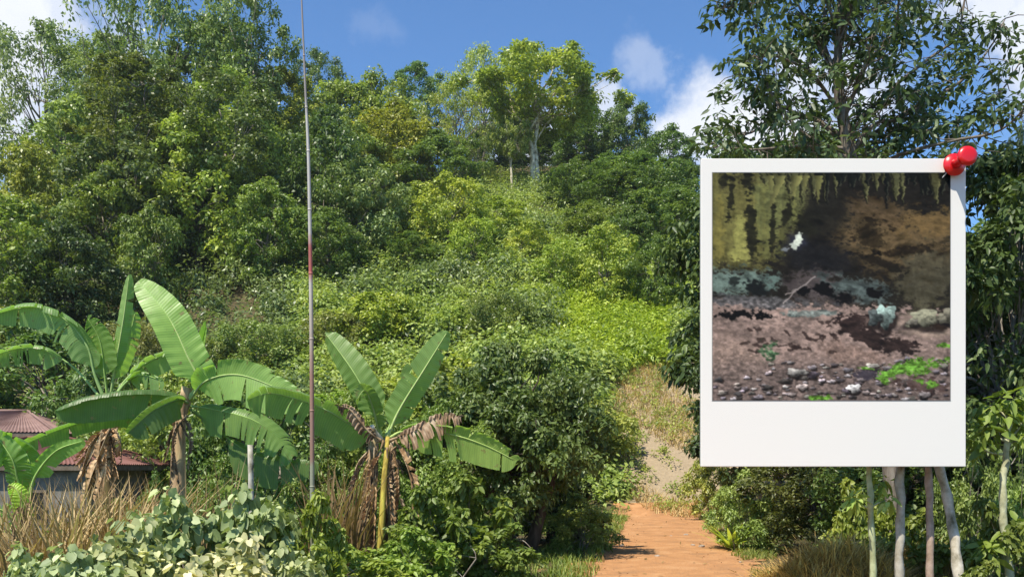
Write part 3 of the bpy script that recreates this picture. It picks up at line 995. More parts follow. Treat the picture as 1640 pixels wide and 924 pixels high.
# ------------------------------------------------------------------ banana plants
def banana_mat(name, c1, c2, trans=.45):
    m, t = new_mat(name)
    at_ = N_(t, 'ShaderNodeAttribute', attribute_name='v')
    oi = N_(t, 'ShaderNodeObjectInfo')
    # fine parallel veins run across the blade; v holds the position along the midrib
    wv = mathn(t, 'SINE', mathn(t, 'MULTIPLY', at_.outputs['Fac'], 420.))
    no = N_(t, 'ShaderNodeTexNoise')
    no.inputs['Scale'].default_value = 3.5
    no.inputs['Detail'].default_value = 4
    tcn = N_(t, 'ShaderNodeTexCoord')
    t.links.new(tcn.outputs['Object'], no.inputs['Vector'])
    f = mathn(t, 'ADD', mathn(t, 'MULTIPLY', wv, .12), no.outputs['Fac'], True)
    c = mixc(t, f, c1, c2)
    c = mixc(t, 1., c, oi.outputs['Color'], 'MULTIPLY')
    n2 = N_(t, 'ShaderNodeTexNoise')
    n2.inputs['Scale'].default_value = 11
    n2.inputs['Detail'].default_value = 5
    t.links.new(tcn.outputs['Object'], n2.inputs['Vector'])
    sp_ = N_(t, 'ShaderNodeMapRange')
    t.links.new(n2.outputs['Fac'], sp_.inputs[0])
    sp_.inputs[1].default_value = .64
    sp_.inputs[2].default_value = .70
    sp_.inputs[4].default_value = .8
    c = mixc(t, sp_.outputs[0], c, (.26, .19, .08))
    pb = N_(t, 'ShaderNodeBsdfPrincipled')
    t.links.new(c, pb.inputs['Base Color'])
    pb.inputs['Roughness'].default_value = .38
    pb.inputs['Specular IOR Level'].default_value = .45
    b = N_(t, 'ShaderNodeBump')
    b.inputs['Strength'].default_value = .12
    b.inputs['Distance'].default_value = .01
    t.links.new(wv, b.inputs['Height'])
    t.links.new(b.outputs[0], pb.inputs['Normal'])
    tr = N_(t, 'ShaderNodeBsdfTranslucent')
    t.links.new(mixc(t, 1., c, (1.7, 1.9, .8), 'MULTIPLY'), tr.inputs['Color'])
    mx = N_(t, 'ShaderNodeMixShader')
    mx.inputs[0].default_value = trans
    t.links.new(pb.outputs[0], mx.inputs[1])
    t.links.new(tr.outputs[0], mx.inputs[2])
    out_(t, mx.outputs[0])
    return m


M_BAN = banana_mat('banana_leaf', (.12, .20, .055), (.31, .40, .13))
M_RIB = noise_mat('banana_midrib', [(.22, .30, .10), (.36, .44, .18)], scale=8, bump=0, usecolor=True)
M_STEM = noise_mat('banana_stem', [(.16, .12, .06), (.34, .27, .14), (.46, .42, .20)], scale=5, stretch=(2.5, 2.5, .35), bump=.5, usecolor=True, contrast=(.35, .65))


def bez(P, n):
    P = [np.array(p, float) for p in P]
    t = np.linspace(0, 1, n)[:, None]
    if len(P) == 3:
        return (1 - t) ** 2 * P[0] + 2 * t * (1 - t) * P[1] + t * t * P[2]
    return (1 - t) ** 3 * P[0] + 3 * t * (1 - t) ** 2 * P[1] + 3 * t * t * (1 - t) * P[2] + t ** 3 * P[3]


def through(P, n):
    """smooth curve through the points (Catmull-Rom)"""
    P = [np.array(p, float) for p in P]
    P = [2 * P[0] - P[1]] + P + [2 * P[-1] - P[-2]]
    out = []
    seg = len(P) - 3
    for s in np.linspace(0, seg, n):
        i = min(int(s), seg - 1)
        t = s - i
        a, b, c, d = P[i:i + 4]
        out.append(.5 * ((2 * b) + (c - a) * t + (2 * a - 5 * b + 4 * c - d) * t * t + (3 * b - a - 3 * c + d) * t ** 3))
    return np.array(out)


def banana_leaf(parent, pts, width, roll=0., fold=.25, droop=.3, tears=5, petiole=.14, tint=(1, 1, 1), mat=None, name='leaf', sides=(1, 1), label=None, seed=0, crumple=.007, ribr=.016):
    """pts: midrib points in world space; blade half width in metres"""
    r_ = np.random.default_rng(seed + 100)
    o0 = np.array(parent.location)
    width *= .9
    tears = int(tears * 1.5) if tears > 1 else tears
    n = 90
    M = through(pts, n) - o0
    T = unit(np.gradient(M, axis=0))
    view = unit(M + o0 - np.array([0, 0, EYE]))
    B = unit(np.cross(T, view))
    Nn = unit(np.cross(B, T))
    c, s = math.cos(roll), math.sin(roll)
    B, Nn = B * c + Nn * s, Nn * c - B * s
    Nn = np.where((Nn[:, 2:3].mean() < 0), -Nn, Nn)
    tt = np.linspace(0, 1, n)
    u = np.clip((tt - petiole) / (1 - petiole), 0, 1)
    wprof = np.where(tt < petiole, 0, np.minimum(1, (u / .16)) ** .6 * np.sqrt(np.clip(1 - np.maximum(0, (u - .45) / .56) ** 2.2, 0, 1)))
    K = 6
    mb = MB()
    for si, sgn in enumerate((-1, 1)):
        if not sides[si]:
            continue
        cuts = sorted(set([0, n - 1] + [int(q) for q in r_.uniform(n * (petiole + .12), n * .97, tears)]))
        i0 = int(n * petiole)
        cuts = [i0] + [q for q in cuts if q > i0 + 2]
        for a, b in zip(cuts[:-1], cuts[1:]):
            if b - a < 2:
                continue
            dj = droop * r_.uniform(.6, 1.6)
            sk = r_.uniform(-.05, .06)
            rows = np.arange(a, b + 1)
            m_ = len(rows)
            q = np.linspace(-1, 1, m_)
            V_ = []
            for k in range(K):
                uu = k / (K - 1)
                w = wprof[rows] * width * uu
                pinch = -q * uu * min(.012 * m_ / 4, .022) * (1 if tears else 0)
                P = M[rows] + B[rows] * (sgn * w * math.cos(fold * 1.2))[:, None] + Nn[rows] * (w * fold)[:, None]
                P = P + T[rows] * ((w * .25 + pinch + sk * uu))[:, None]
                P[:, 2] -= dj * uu * uu * w
                P = P + Nn[rows] * (np.sin(rows * 1.1 + si * 2 + seed) * crumple * uu + r_.normal(0, crumple * .25, m_) * uu)[:, None]
                V_.append(P)
            V_ = np.stack(V_, 1).reshape(-1, 3)
            f = [(i * K + k, i * K + k + 1, (i + 1) * K + k + 1, (i + 1) * K + k) for i in range(m_ - 1) for k in range(K - 1)]
            mb.add(V_, f, np.repeat(tt[rows], K))
    lf = mb.build(name, mat or M_BAN, parent)
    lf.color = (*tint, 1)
    if label:
        lf['label'] = label
    rb = MB()
    rb.tube((M - Nn * .008)[::3], np.interp(tt[::3], [0, petiole, 1], [ribr * 1.7, ribr, ribr * .2]), 6)
    m2 = rb.build('midrib', M_RIB if mat is None else mat, lf)
    m2.color = (min(1.3, tint[0] * 1.1), min(1.3, tint[1] * 1.1), tint[2], 1)
    return lf


def banana_root(px, Y, label):
    p = at(px, 700, Y)
    r = empty('banana_plant', (p[0], Y, gz(p[0], Y)))
    tag(r, label, 'banana plant')
    return r


def stem_px(parent, pts, r0, r1, mat=None, name='stem', tint=(1, 1, 1), knob=.06):
    P = through(pts, 14) - np.array(parent.location)
    mb = MB()
    mb.tube(P, np.linspace(r0, r1, 14), 12, knob=knob)
    o = mb.build(name, mat or M_STEM, parent)
    o.color = (*tint, 1)
    return o


def dead_strip(parent, top, bottom, w, seed, name='dead_leaf'):
    top, bottom = np.array(top), np.array(bottom)
    mid = (top + bottom) / 2 + np.array([np.random.default_rng(seed).uniform(-.12, .12), -.08, .12])
    return banana_leaf(parent, [top, mid, bottom], w, roll=.6 * math.sin(seed), fold=.9, droop=.1, tears=6, petiole=.1, mat=M_DEAD, name=name, seed=seed, crumple=.014, ribr=.012)


# plant beside the bush, centre (two brown stems, yellow leaf stalk)
Y0 = 12.5
A = lambda px, py, dY=0: at(px, py, Y0 + dY)
r = banana_root(606, Y0, 'banana plant with two upright leaves and shaggy brown stems left of the big round bush')
stem_px(r, [A(588, 960), A(592, 820), A(600, 695)], .125, .07)
stem_px(r, [A(620, 960, .15), A(622, 820, .15), A(622, 700, .1)], .11, .06)
o = stem_px(r, [A(607, 920, -.36), A(611, 840, -.36), A(616, 760, -.28), A(621, 700, -.05)], .055, .03, name='leaf_stalk', tint=(1.25, 1.2, .42), knob=.05)
o['label'] = 'bright yellow leaf stalk running down the stem'
banana_leaf(r, [A(612, 700), A(598, 655), A(566, 595), A(520, 532, .2)], .27, roll=.35, fold=.35, droop=.05, tears=1, petiole=.22, tint=(1, 1.1, .9), seed=1)
banana_leaf(r, [A(620, 700), A(640, 655), A(680, 590), A(717, 530, .1)], .23, roll=-.25, fold=.2, droop=.03, tears=2, petiole=.12, tint=(1.25, 1.35, 1.25), seed=2, ribr=.02)
banana_leaf(r, [A(625, 700), A(650, 690, -.1), A(720, 695, -.4), A(775, 712, -.5), A(828, 738, -.6)], .27, roll=-.3, fold=-.1, droop=.35, tears=4, petiole=.2, tint=(1.3, 1.35, 1.05), seed=3)
banana_leaf(r, [A(605, 700), A(578, 690, -.1), A(520, 655, -.3), A(440, 630, -.5), A(395, 640, -.6)], .28, roll=.4, fold=-.1, droop=.5, tears=5, petiole=.12, tint=(.95, 1.05, 1.0), seed=4)
banana_leaf(r, [A(608, 700), A(600, 660, -.15), A(585, 625, -.3), A(570, 640, -.45)], .17, roll=.8, fold=.5, droop=.3, tears=2, petiole=.1, tint=(.8, .85, .8), seed=5)
banana_leaf(r, [A(616, 700), A(640, 640, .2), A(655, 600, .4), A(660, 590, .5)], .16, roll=-.9, fold=.4, droop=.2, tears=2, petiole=.1, tint=(.9, 1., .9), seed=6)
banana_leaf(r, [A(625, 705, -.2), A(660, 690, -.35), A(705, 668, -.4), A(738, 668, -.4)], .17, roll=.3, fold=.2, droop=.9, tears=9, petiole=.1, mat=M_DEAD, name='dead_leaf', seed=7, crumple=.03,
            label='withered tan leaf hanging in strips to the right')
banana_leaf(r, [A(610, 705, -.2), A(590, 690, -.3), A(560, 655, -.35), A(540, 650, -.35)], .10, roll=.3, fold=.3, droop=.6, tears=5, petiole=.1, mat=M_DEAD, name='dead_leaf', seed=8, crumple=.03)
for i, (a, b, c, d, w) in enumerate([(596, 710, 552, 880, .07), (604, 712, 575, 905, .08), (614, 705, 600, 860, .06), (625, 712, 634, 900, .08), (630, 706, 652, 830, .07), (592, 720, 563, 800, .06), (635, 715, 645, 760, .05),
                                     (600, 716, 585, 880, .09), (620, 716, 622, 880, .05)]):
    dead_strip(r, A(a, b, -.05 - .02 * i), A(c, d, -.16 + .02 * i), w, 30 + i)
for i in range(12):
    a, b = 612 + rng.uniform(-22, 22), 700 + rng.uniform(0, 50)
    c = a + (a - 612) * 1.1 + rng.uniform(-12, 12)
    if 603 < c < 624:
        continue
    dead_strip(r, A(a, b, -.1 - .01 * i), A(c, b + rng.uniform(90, 190), -.2), rng.uniform(.07, .13), 130 + i).color = (1.15, 1.05, .85, 1)
stem_px(r, [A(610, 705, .0), A(598, 690, -.1), A(596, 683, -.2)], .05, .035, mat=M_PALEBARK, name='cut_stalk', tint=(1.4, 1.4, 1.3))

# plant with pale trunk, left of the pole
Y0 = 14.0
r = banana_root(287, Y0, 'tall banana plant on a pale pinkish trunk with one huge upright leaf')
stem_px(r, [A(284, 960), A(286, 820), A(288, 680), A(300, 620)], .13, .085, tint=(1.35, 1.15, 1.25))
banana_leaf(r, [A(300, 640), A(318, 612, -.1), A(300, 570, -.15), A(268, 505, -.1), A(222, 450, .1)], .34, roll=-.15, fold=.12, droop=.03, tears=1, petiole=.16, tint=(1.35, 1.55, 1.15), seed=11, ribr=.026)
banana_leaf(r, [A(302, 640), A(322, 610, .2), A(318, 560, .4), A(300, 513, .5)], .26, roll=.9, fold=.4, droop=.1, tears=1, petiole=.2, tint=(1.05, 1.2, 1.1), seed=12)
banana_leaf(r, [A(302, 640), A(324, 600, .3), A(322, 560, .3), A(330, 520, .3)], .13, roll=.2, fold=.8, droop=.0, tears=0, petiole=.3, tint=(1.1, 1.3, 1.0), seed=13)
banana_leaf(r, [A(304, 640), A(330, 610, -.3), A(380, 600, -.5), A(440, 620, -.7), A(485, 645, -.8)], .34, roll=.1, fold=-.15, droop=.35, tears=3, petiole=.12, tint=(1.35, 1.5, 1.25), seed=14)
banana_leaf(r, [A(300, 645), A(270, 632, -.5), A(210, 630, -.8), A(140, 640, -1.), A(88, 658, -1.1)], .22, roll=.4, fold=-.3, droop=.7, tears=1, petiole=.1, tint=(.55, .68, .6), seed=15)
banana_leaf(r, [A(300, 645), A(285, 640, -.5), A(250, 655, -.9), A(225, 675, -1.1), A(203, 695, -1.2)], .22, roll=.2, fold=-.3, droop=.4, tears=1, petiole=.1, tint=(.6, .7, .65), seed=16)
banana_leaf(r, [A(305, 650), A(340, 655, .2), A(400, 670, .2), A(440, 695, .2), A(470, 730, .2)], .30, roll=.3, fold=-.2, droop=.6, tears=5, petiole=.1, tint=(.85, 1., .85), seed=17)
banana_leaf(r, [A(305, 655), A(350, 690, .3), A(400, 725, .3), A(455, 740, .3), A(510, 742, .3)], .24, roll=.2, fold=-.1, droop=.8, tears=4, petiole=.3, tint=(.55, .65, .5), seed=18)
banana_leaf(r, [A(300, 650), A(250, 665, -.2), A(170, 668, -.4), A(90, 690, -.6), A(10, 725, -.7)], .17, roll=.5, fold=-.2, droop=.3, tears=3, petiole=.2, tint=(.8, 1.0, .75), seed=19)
for i, (a, b, c, d, w) in enumerate([(285, 660, 262, 740, .07), (292, 665, 300, 750, .07), (280, 670, 272, 790, .06), (300, 665, 312, 720, .05), (290, 670, 288, 780, .06)]):
    dead_strip(r, A(a, b, -.13), A(c, d, -.2), w, 50 + i)

# plant behind, upper left
Y0 = 17.0
r = banana_root(178, Y0, 'banana plant with a furled upright spear leaf and one leaf arching to the left edge')
stem_px(r, [A(172, 900), A(172, 760), A(172, 640)], .12, .08, tint=(.6, .55, .45))
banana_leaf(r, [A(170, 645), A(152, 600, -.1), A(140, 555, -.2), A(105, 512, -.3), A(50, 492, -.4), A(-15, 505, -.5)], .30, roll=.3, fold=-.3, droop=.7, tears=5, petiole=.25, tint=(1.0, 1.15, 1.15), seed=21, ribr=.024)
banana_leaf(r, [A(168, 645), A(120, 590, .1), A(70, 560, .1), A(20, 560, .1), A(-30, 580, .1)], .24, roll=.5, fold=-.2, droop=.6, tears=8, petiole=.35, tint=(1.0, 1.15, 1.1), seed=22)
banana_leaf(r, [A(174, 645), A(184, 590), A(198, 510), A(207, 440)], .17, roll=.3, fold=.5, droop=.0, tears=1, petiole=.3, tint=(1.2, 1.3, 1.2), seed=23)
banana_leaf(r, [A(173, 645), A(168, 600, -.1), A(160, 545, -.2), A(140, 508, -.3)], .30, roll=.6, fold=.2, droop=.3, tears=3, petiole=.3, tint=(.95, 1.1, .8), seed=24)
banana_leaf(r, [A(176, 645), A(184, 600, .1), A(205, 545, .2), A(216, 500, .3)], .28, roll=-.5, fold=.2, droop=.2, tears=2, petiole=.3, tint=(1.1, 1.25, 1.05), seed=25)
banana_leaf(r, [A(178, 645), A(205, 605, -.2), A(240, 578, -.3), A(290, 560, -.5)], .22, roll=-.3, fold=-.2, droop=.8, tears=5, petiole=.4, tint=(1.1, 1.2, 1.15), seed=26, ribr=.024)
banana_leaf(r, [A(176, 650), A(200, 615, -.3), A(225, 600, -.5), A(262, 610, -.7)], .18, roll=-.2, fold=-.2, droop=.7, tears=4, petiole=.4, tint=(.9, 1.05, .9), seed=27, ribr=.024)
for i in range(17):
    a, b = 176 + rng.uniform(-14, 14), 682 + rng.uniform(-6, 14)
    c = 158 + rng.uniform(-42, 42)
    dead_strip(r, A(a, b, -.45 - .03 * i), A(c, 735 + rng.uniform(0, 85), -.75 + .02 * i), rng.uniform(.09, .17), 70 + i).color = (1.5, 1.38, 1.15, 1)

# small plant at the left edge
Y0 = 10.5
r = banana_root(38, Y0, 'short banana plant at the left edge with a lime young leaf and red-brown base')
stem_px(r, [A(36, 980), A(38, 880), A(45, 790)], .09, .05, tint=(1.3, .75, .6))
banana_leaf(r, [A(44, 800), A(50, 760), A(38, 720), A(0, 705, -.2), A(-50, 720, -.3)], .22, roll=.2, fold=-.2, droop=.5, tears=3, petiole=.15, tint=(1, 1.2, .8), seed=31)
banana_leaf(r, [A(46, 800), A(58, 760, -.1), A(90, 722, -.2), A(135, 705, -.3)], .13, roll=.1, fold=.1, droop=.3, tears=1, petiole=.25, tint=(1., 1.25, .9), seed=32)
banana_leaf(r, [A(42, 800), A(30, 770, -.1), A(20, 735, -.2), A(-10, 690, -.2)], .2, roll=.6, fold=.3, droop=.2, tears=3, petiole=.1, tint=(.9, 1.1, .8), seed=33)
banana_leaf(r, [A(42, 850, -.1), A(38, 820, -.15), A(30, 790, -.2), A(18, 775, -.2)], .12, roll=.1, fold=.3, droop=.1, tears=0, petiole=.1, tint=(1.9, 2.0, .8), seed=34, label='lime yellow young leaf')
banana_leaf(r, [A(44, 860, -.1), A(20, 830, -.15), A(0, 815, -.2), A(-25, 820, -.2)], .15, roll=.1, fold=.1, droop=.4, tears=2, petiole=.1, tint=(1.2, 1.5, 1.0), seed=35)
for i, (a, b, c, d, w) in enumerate([(46, 800, 60, 890, .05), (40, 800, 30, 900, .06), (36, 810, 46, 880, .05)]):
    dead_strip(r, A(a, b, -.1), A(c, d, -.2), w, 90 + i)

# ------------------------------------------------------------------ thin tall pole
Y0 = 10.0
POLE = [(501, 1010, .034), (500, 925, .033), (500, 740, .031), (499, 560, .028), (497, 400, .026), (494, 250, .0215), (489, 140, .016), (483, 0, .010), (478, -110, .006)]
P = through([A(a, b) for a, b, c in POLE], 50)
rad = np.interp(np.linspace(0, 1, 50), np.linspace(0, 1, len(POLE)), [c * .82 for a, b, c in POLE])
base = A(501, 1010)
pole_z = gz(base[0], Y0)
P = P - np.array([base[0], Y0, pole_z])
P[0, 2] = -.2


def pole_mat():
    m, t = new_mat('weathered_painted_bamboo')
    tcn = N_(t, 'ShaderNodeTexCoord')
    sp = N_(t, 'ShaderNodeSeparateXYZ')
    t.links.new(tcn.outputs['Object'], sp.inputs[0])
    no = N_(t, 'ShaderNodeTexNoise')
    no.inputs['Scale'].default_value = 4
    no.inputs['Detail'].default_value = 5
    t.links.new(tcn.outputs['Object'], no.inputs['Vector'])
    z = mathn(t, 'ADD', sp.outputs[2], mathn(t, 'MULTIPLY', no.outputs['Fac'], .35))
    ramp = N_(t, 'ShaderNodeValToRGB')
    t.links.new(mathn(t, 'DIVIDE', z, 8.0), ramp.inputs[0])
    zz = lambda row: (EYE + (HZ - row) / F * Y0 - pole_z + .17) / 8.0
    stops = [(900, (.20, .20, .13)), (750, (.26, .27, .18)), (735, (.26, .13, .09)), (600, (.30, .14, .10)), (540, (.42, .34, .28)), (450, (.55, .50, .44)), (435, (.45, .06, .05)), (392, (.36, .05, .04)), (375, (.5, .47, .43)),
             (180, (.55, .53, .50)), (150, (.26, .23, .21)), (0, (.25, .21, .20))]
    e = ramp.color_ramp.elements
    e[0].position, e[0].color = zz(stops[0][0]), (*stops[0][1], 1)
    e[1].position, e[1].color = min(1, zz(stops[-1][0])), (*stops[-1][1], 1)
    for row, c in stops[1:-1]:
        q = e.new(zz(row))
        q.color = (*c, 1)
    pb = N_(t, 'ShaderNodeBsdfPrincipled')
    c = mixc(t, mathn(t, 'MULTIPLY', no.outputs['Fac'], .5), ramp.outputs[0], (.22, .2, .16))
    t.links.new(c, pb.inputs['Base Color'])
    pb.inputs['Roughness'].default_value = .6
    out_(t, pb.outputs[0])
    return m


mb = MB()
mb.tube(P, rad, 10)
for i in range(3, 48, 4):   # bamboo nodes
    mb.tube([P[i] - (0, 0, .012), P[i], P[i] + (0, 0, .012)], [rad[i] * 1.0, rad[i] * 1.18, rad[i] * 1.0], 10)
o = mb.build('pole', pole_mat())
o.location = (base[0], Y0, pole_z)
tag(o, 'very tall thin weathered pole with a red band, reaching past the top edge', 'pole')

# ------------------------------------------------------------------ big bushes and shrubs around the path
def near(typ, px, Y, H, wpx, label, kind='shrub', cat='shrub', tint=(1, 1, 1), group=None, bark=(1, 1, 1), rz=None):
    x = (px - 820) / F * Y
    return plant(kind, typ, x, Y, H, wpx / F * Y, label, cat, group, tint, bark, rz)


near('near_shrub', 850, 19.0, 1.9, 190, 'shrub tinted almost black as painted shade in the hollow under the big round bush', 'shrub', 'shrub', (.22, .26, .22))  # near-black tint puts the deep shade of the hollow into the leaves
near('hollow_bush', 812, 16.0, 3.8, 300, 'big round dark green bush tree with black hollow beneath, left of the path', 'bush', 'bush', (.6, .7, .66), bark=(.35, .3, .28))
near('near_bush', 888, 19.0, 3.0, 140, 'leafy green bush at the right shoulder of the big round bush', 'bush', 'bush', (.85, 1.0, .8), bark=(.4, .35, .3))
near('near_bush', 700, 15.0, 2.7, 210, 'green bush behind the drooping banana leaf', 'bush', 'bush', (.95, 1.1, .8), bark=(.5, .5, .4))
near('near_herb', 690, 11.8, 1.35, 130, 'leafy green weed clump right of the banana stems', 'weed', 'weed', (.5, .58, .5))
near('near_herb', 745, 12.4, 1.5, 150, 'tall leafy weed clump below the tip of the drooping banana leaf', 'weed', 'weed', (.48, .56, .48))
near('near_herb', 800, 12.0, .85, 110, 'low green weeds in front of the black hollow', 'weed', 'weed', (.45, .54, .45))
near('near_herb', 670, 10.6, .9, 120, 'dark leafy weed at the foot of the banana stems', 'weed', 'weed', (.6, .75, .6))
near('near_shrub', 925, 17.2, 1.1, 110, 'bright green shrub in the gap between bush and path', 'shrub', 'shrub', (1.2, 1.25, .9))
near('near_shrub', 932, 19.5, 1.1, 80, 'grey-green shrub leaning over the left path edge', 'shrub', 'shrub', (1.1, 1.15, 1.0))
near('near_shrub', 700, 19.5, 3.0, 150, 'shrub showing behind the tan withered banana leaf', 'shrub', 'shrub', (1.0, 1.1, .8))
near('near_bush', 410, 21, 4.1, 230, 'dense shaded bush behind the huge upright banana leaf', 'bush', 'bush', (.75, .95, .8))
near('near_bush', 560, 24, 3.9, 200, 'green bush behind the left upright leaf of the centre banana plant', 'bush', 'bush', (1.1, 1.2, .8))
near('near_bush', 300, 27, 5.0, 250, 'vine-grown green bush above the maroon roof', 'bush', 'bush', (1.1, 1.2, .8))
near('near_bush', 70, 33, 5.4, 330, 'dark fine-leaved bush at the left edge above the huts', 'bush', 'bush', (.7, .9, .75))
near('near_bush', 190, 30, 5.6, 220, 'dark bush right behind the furled spear leaf', 'bush', 'bush', (.7, .9, .75))
near('near_shrub', 430, 15.0, 1.9, 150, 'green shrub filling the gap left of the pole foot', 'shrub', 'shrub', (.9, 1.1, .75))
near('near_shrub', 360, 16.5, 1.9, 120, 'dark green shrub beside the pale banana trunk', 'shrub', 'shrub', (.75, .95, .65))
near('near_shrub', 470, 13.2, 1.4, 120, 'small-leaved shrub right behind the pole foot', 'shrub', 'shrub', (.9, 1., .7))
near('near_shrub', 545, 13.8, 1.7, 100, 'shrub between the pole and the shaggy banana stems', 'shrub', 'shrub', (.85, .95, .65))
near('near_shrub', 235, 16.5, 1.3, 90, 'small green shrub against the grey hut wall', 'shrub', 'shrub', (.7, .95, .75))
near('near_herb', 500, 9.3, 1.35, 105, 'leafy weeds hiding the foot of the pole', 'weed', 'weed', (.6, .68, .55))
near('near_herb', 540, 10.4, .85, 130, 'low green weeds right of the pole', 'weed', 'weed', (.65, .75, .6))
near('near_herb', 590, 9.8, .6, 130, 'low weeds in front of the shaggy banana stems', 'weed', 'weed', (.75, .8, .6))
near('near_herb', 800, 9.5, .42, 150, 'low bright weeds at the bottom edge left of the path', 'weed', 'weed', (.9, 1.0, .8))
near('near_herb', 690, 9.0, .5, 150, 'low weeds at the bottom edge in front of the dark weed', 'weed', 'weed', (.75, .85, .7))

# broad-leaved plants in the front left corner
TYPES['broad'] = gen_tree('o', 21, H=1.5, Rc=.8, nl=34, nleaf=10, nsub=5, lr=.28, L=.145, Wd=.14, z0=.1, shape='round', mat=M_ROUND, trunk_r=.018, stems=4, limbs=18, up=.6, hang=.5, droop=.15, subr=.8)
k = 'broad'
tm, cm = TYPES[k]
co = np.empty(len(cm.vertices) * 3, np.float32)
cm.vertices.foreach_get('co', co)
co = co.reshape(-1, 3)
BASEW[k] = (float(np.percentile(co[:, 0], 99.3) - np.percentile(co[:, 0], .7)), float(np.percentile(co[:, 2], 99.7)))
rng = np.random.default_rng(78)
for px, Y, H, wpx, lab, ti in [
    (120, 7.2, .95, 190, 'broad-leaved grey-green plant at the bottom left corner', (.85, 1, .95)),
    (215, 7.6, 1.12, 170, 'broad-leaved plant below the hanging withered leaves', (1, 1.05, .95)),
    (300, 7.0, .82, 190, 'palest broad-leaved plant at the bottom edge below the pale banana trunk', (1.5, 1.4, 1.5)),
    (385, 7.6, 1.0, 180, 'broad-leaved plant with cream-green leaves left of the pole', (1.25, 1.2, 1.2)),
    (455, 7.9, .92, 130, 'broad-leaved plant touching the pole', (.9, 1, .9)),
    (270, 9.0, 1.35, 170, 'broad-leaved plant in front of the pale banana trunk', (.85, 1.0, .85)),
    (395, 9.2, 1.4, 160, 'taller broad-leaved plant under the dark drooping banana leaf', (.8, .95, .8)),
    (40, 8.0, .9, 120, 'broad-leaved plant below the short banana plant', (.8, .95, .8)),
]:
    near('broad', px, Y, H, wpx, lab, 'broad_leaved_plant', 'plant', ti)


# standing dry stalks, left
def dry_clump(px, Y, w, h, n, label, tint=(1, 1, 1), lean=.25, width=.012):
    x = (px - 820) / F * Y
    r_ = rng.uniform(0, 1, n) ** .5 * w
    th = rng.uniform(0, 6.28, n)
    Pp = np.c_[r_ * np.cos(th), r_ * np.sin(th), np.zeros(n)]
    o = link('dry_grass_clump', leaf_mesh('dry_grass_clump', [blades(Pp, h, width, lean)], M_DRYG))
    o.location = (x, Y, gz(x, Y))
    o.color = (*tint, 1)
    return tag(o, label, 'dry grass')


dry_clump(110, 9.6, .8, 1.25, 650, 'tall tan dry stalks beside the short banana plant', (1.35, 1.2, 1.1), .5, .016)
dry_clump(205, 10.8, .6, 1.3, 420, 'tall dry stalks under the hanging withered leaves', (1.2, 1.05, .95), .5, .016)
near('near_shrub', 250, 12.5, 1.55, 80, 'dark leafy shrub hiding the corner of the maroon roofed hut', 'shrub', 'shrub', (.6, .8, .6))
near('near_herb', 165, 12.5, 1.2, 110, 'leafy weeds before the wall of the maroon roofed hut', 'weed', 'weed', (.45, .5, .4))
dry_clump(345, 11.5, .5, 1.5, 90, 'thin straw stalks right of the pale banana trunk', (.8, .75, .65))
dry_clump(540, 11.5, .35, 1.5, 170, 'brown stalks leaning by the shaggy banana stems', (.75, .62, .5), .4, .018)


def heap(px, Y, w, h, n, label, tint):
    x = (px - 820) / F * Y
    r_ = rng.uniform(0, 1, n) ** .5
    th = rng.uniform(0, 6.28, n)
    Pp = np.c_[r_ * np.cos(th) * w, r_ * np.sin(th) * w * .7, np.zeros(n)]
    Pp[:, 2] = h * (1 - r_ ** 2) * rng.uniform(.75, 1, n) - .05
    o = link('cut_grass', leaf_mesh('cut_grass', [blades(Pp, .26, .007, 1.3)], M_DRYG))
    o.location = (x, Y, gz(x, Y))
    o.color = (*tint, 1)
    tag(o, label, 'dry grass')
    mb = MB()
    k = 16
    for i in range(1):
        rr = np.linspace(0, .93, 7)
        V_ = np.array([[q * w * math.cos(t_ / k * 6.283), q * w * .7 * math.sin(t_ / k * 6.283), h * (1 - q * q) * .8 - .06] for q in rr for t_ in range(k)])
        mb.add(V_, [(a * k + b, a * k + (b + 1) % k, (a + 1) * k + (b + 1) % k, (a + 1) * k + b) for a in range(6) for b in range(k)])
    mb.build('mound', M_DEAD, o)


heap(1345, 10.4, .95, .68, 3600, 'heap of yellow-brown cut grass at the bottom edge right of the path', (1.75, 1.55, 1.0))
heap(1470, 11.2, .7, .55, 1800, 'brown dry grass heaped around the foot of the pale trunks', (1.3, 1.2, .8))
heap(1255, 10.6, .42, .32, 800, 'small mound of straw at the left end of the cut grass heap', (1.6, 1.4, 1.0))
# dead twiggy branch and pale bamboo stake left
mb = MB()
p0 = at(402, 900, 11)
b0 = np.array([p0[0], 11, gz(p0[0], 11)])
mb.tube(through([(0, 0, -.2), (.01, 0, .8), (-.01, 0, at(402, 712, 11)[2] - b0[2])], 8), [.035] * 8, 8, knob=.1)
o = mb.build('stake', M_PALEBARK)
o.location = b0
tag(o, 'pale grey wooden stake standing left of the pole', 'stake')

# ------------------------------------------------------------------ right side
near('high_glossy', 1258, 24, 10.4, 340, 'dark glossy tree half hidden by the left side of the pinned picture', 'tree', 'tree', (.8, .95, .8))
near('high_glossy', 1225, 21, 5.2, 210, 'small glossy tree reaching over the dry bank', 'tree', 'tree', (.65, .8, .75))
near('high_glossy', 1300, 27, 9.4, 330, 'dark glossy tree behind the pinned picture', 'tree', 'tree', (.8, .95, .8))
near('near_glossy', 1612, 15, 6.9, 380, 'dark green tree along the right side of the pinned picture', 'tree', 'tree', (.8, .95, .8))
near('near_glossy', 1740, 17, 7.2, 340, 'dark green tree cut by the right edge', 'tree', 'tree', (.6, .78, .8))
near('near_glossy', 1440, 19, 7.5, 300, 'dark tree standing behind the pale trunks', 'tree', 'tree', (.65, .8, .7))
tree_px(1634, 205, 36, 60, 'conifer', 'narrow dark spire tree at the right edge against the sky', (.5, .7, .8))
tree_px(1618, 225, 30, 58, 'conifer', 'second narrow dark spire tree just left of the one at the right edge', (.5, .7, .8))
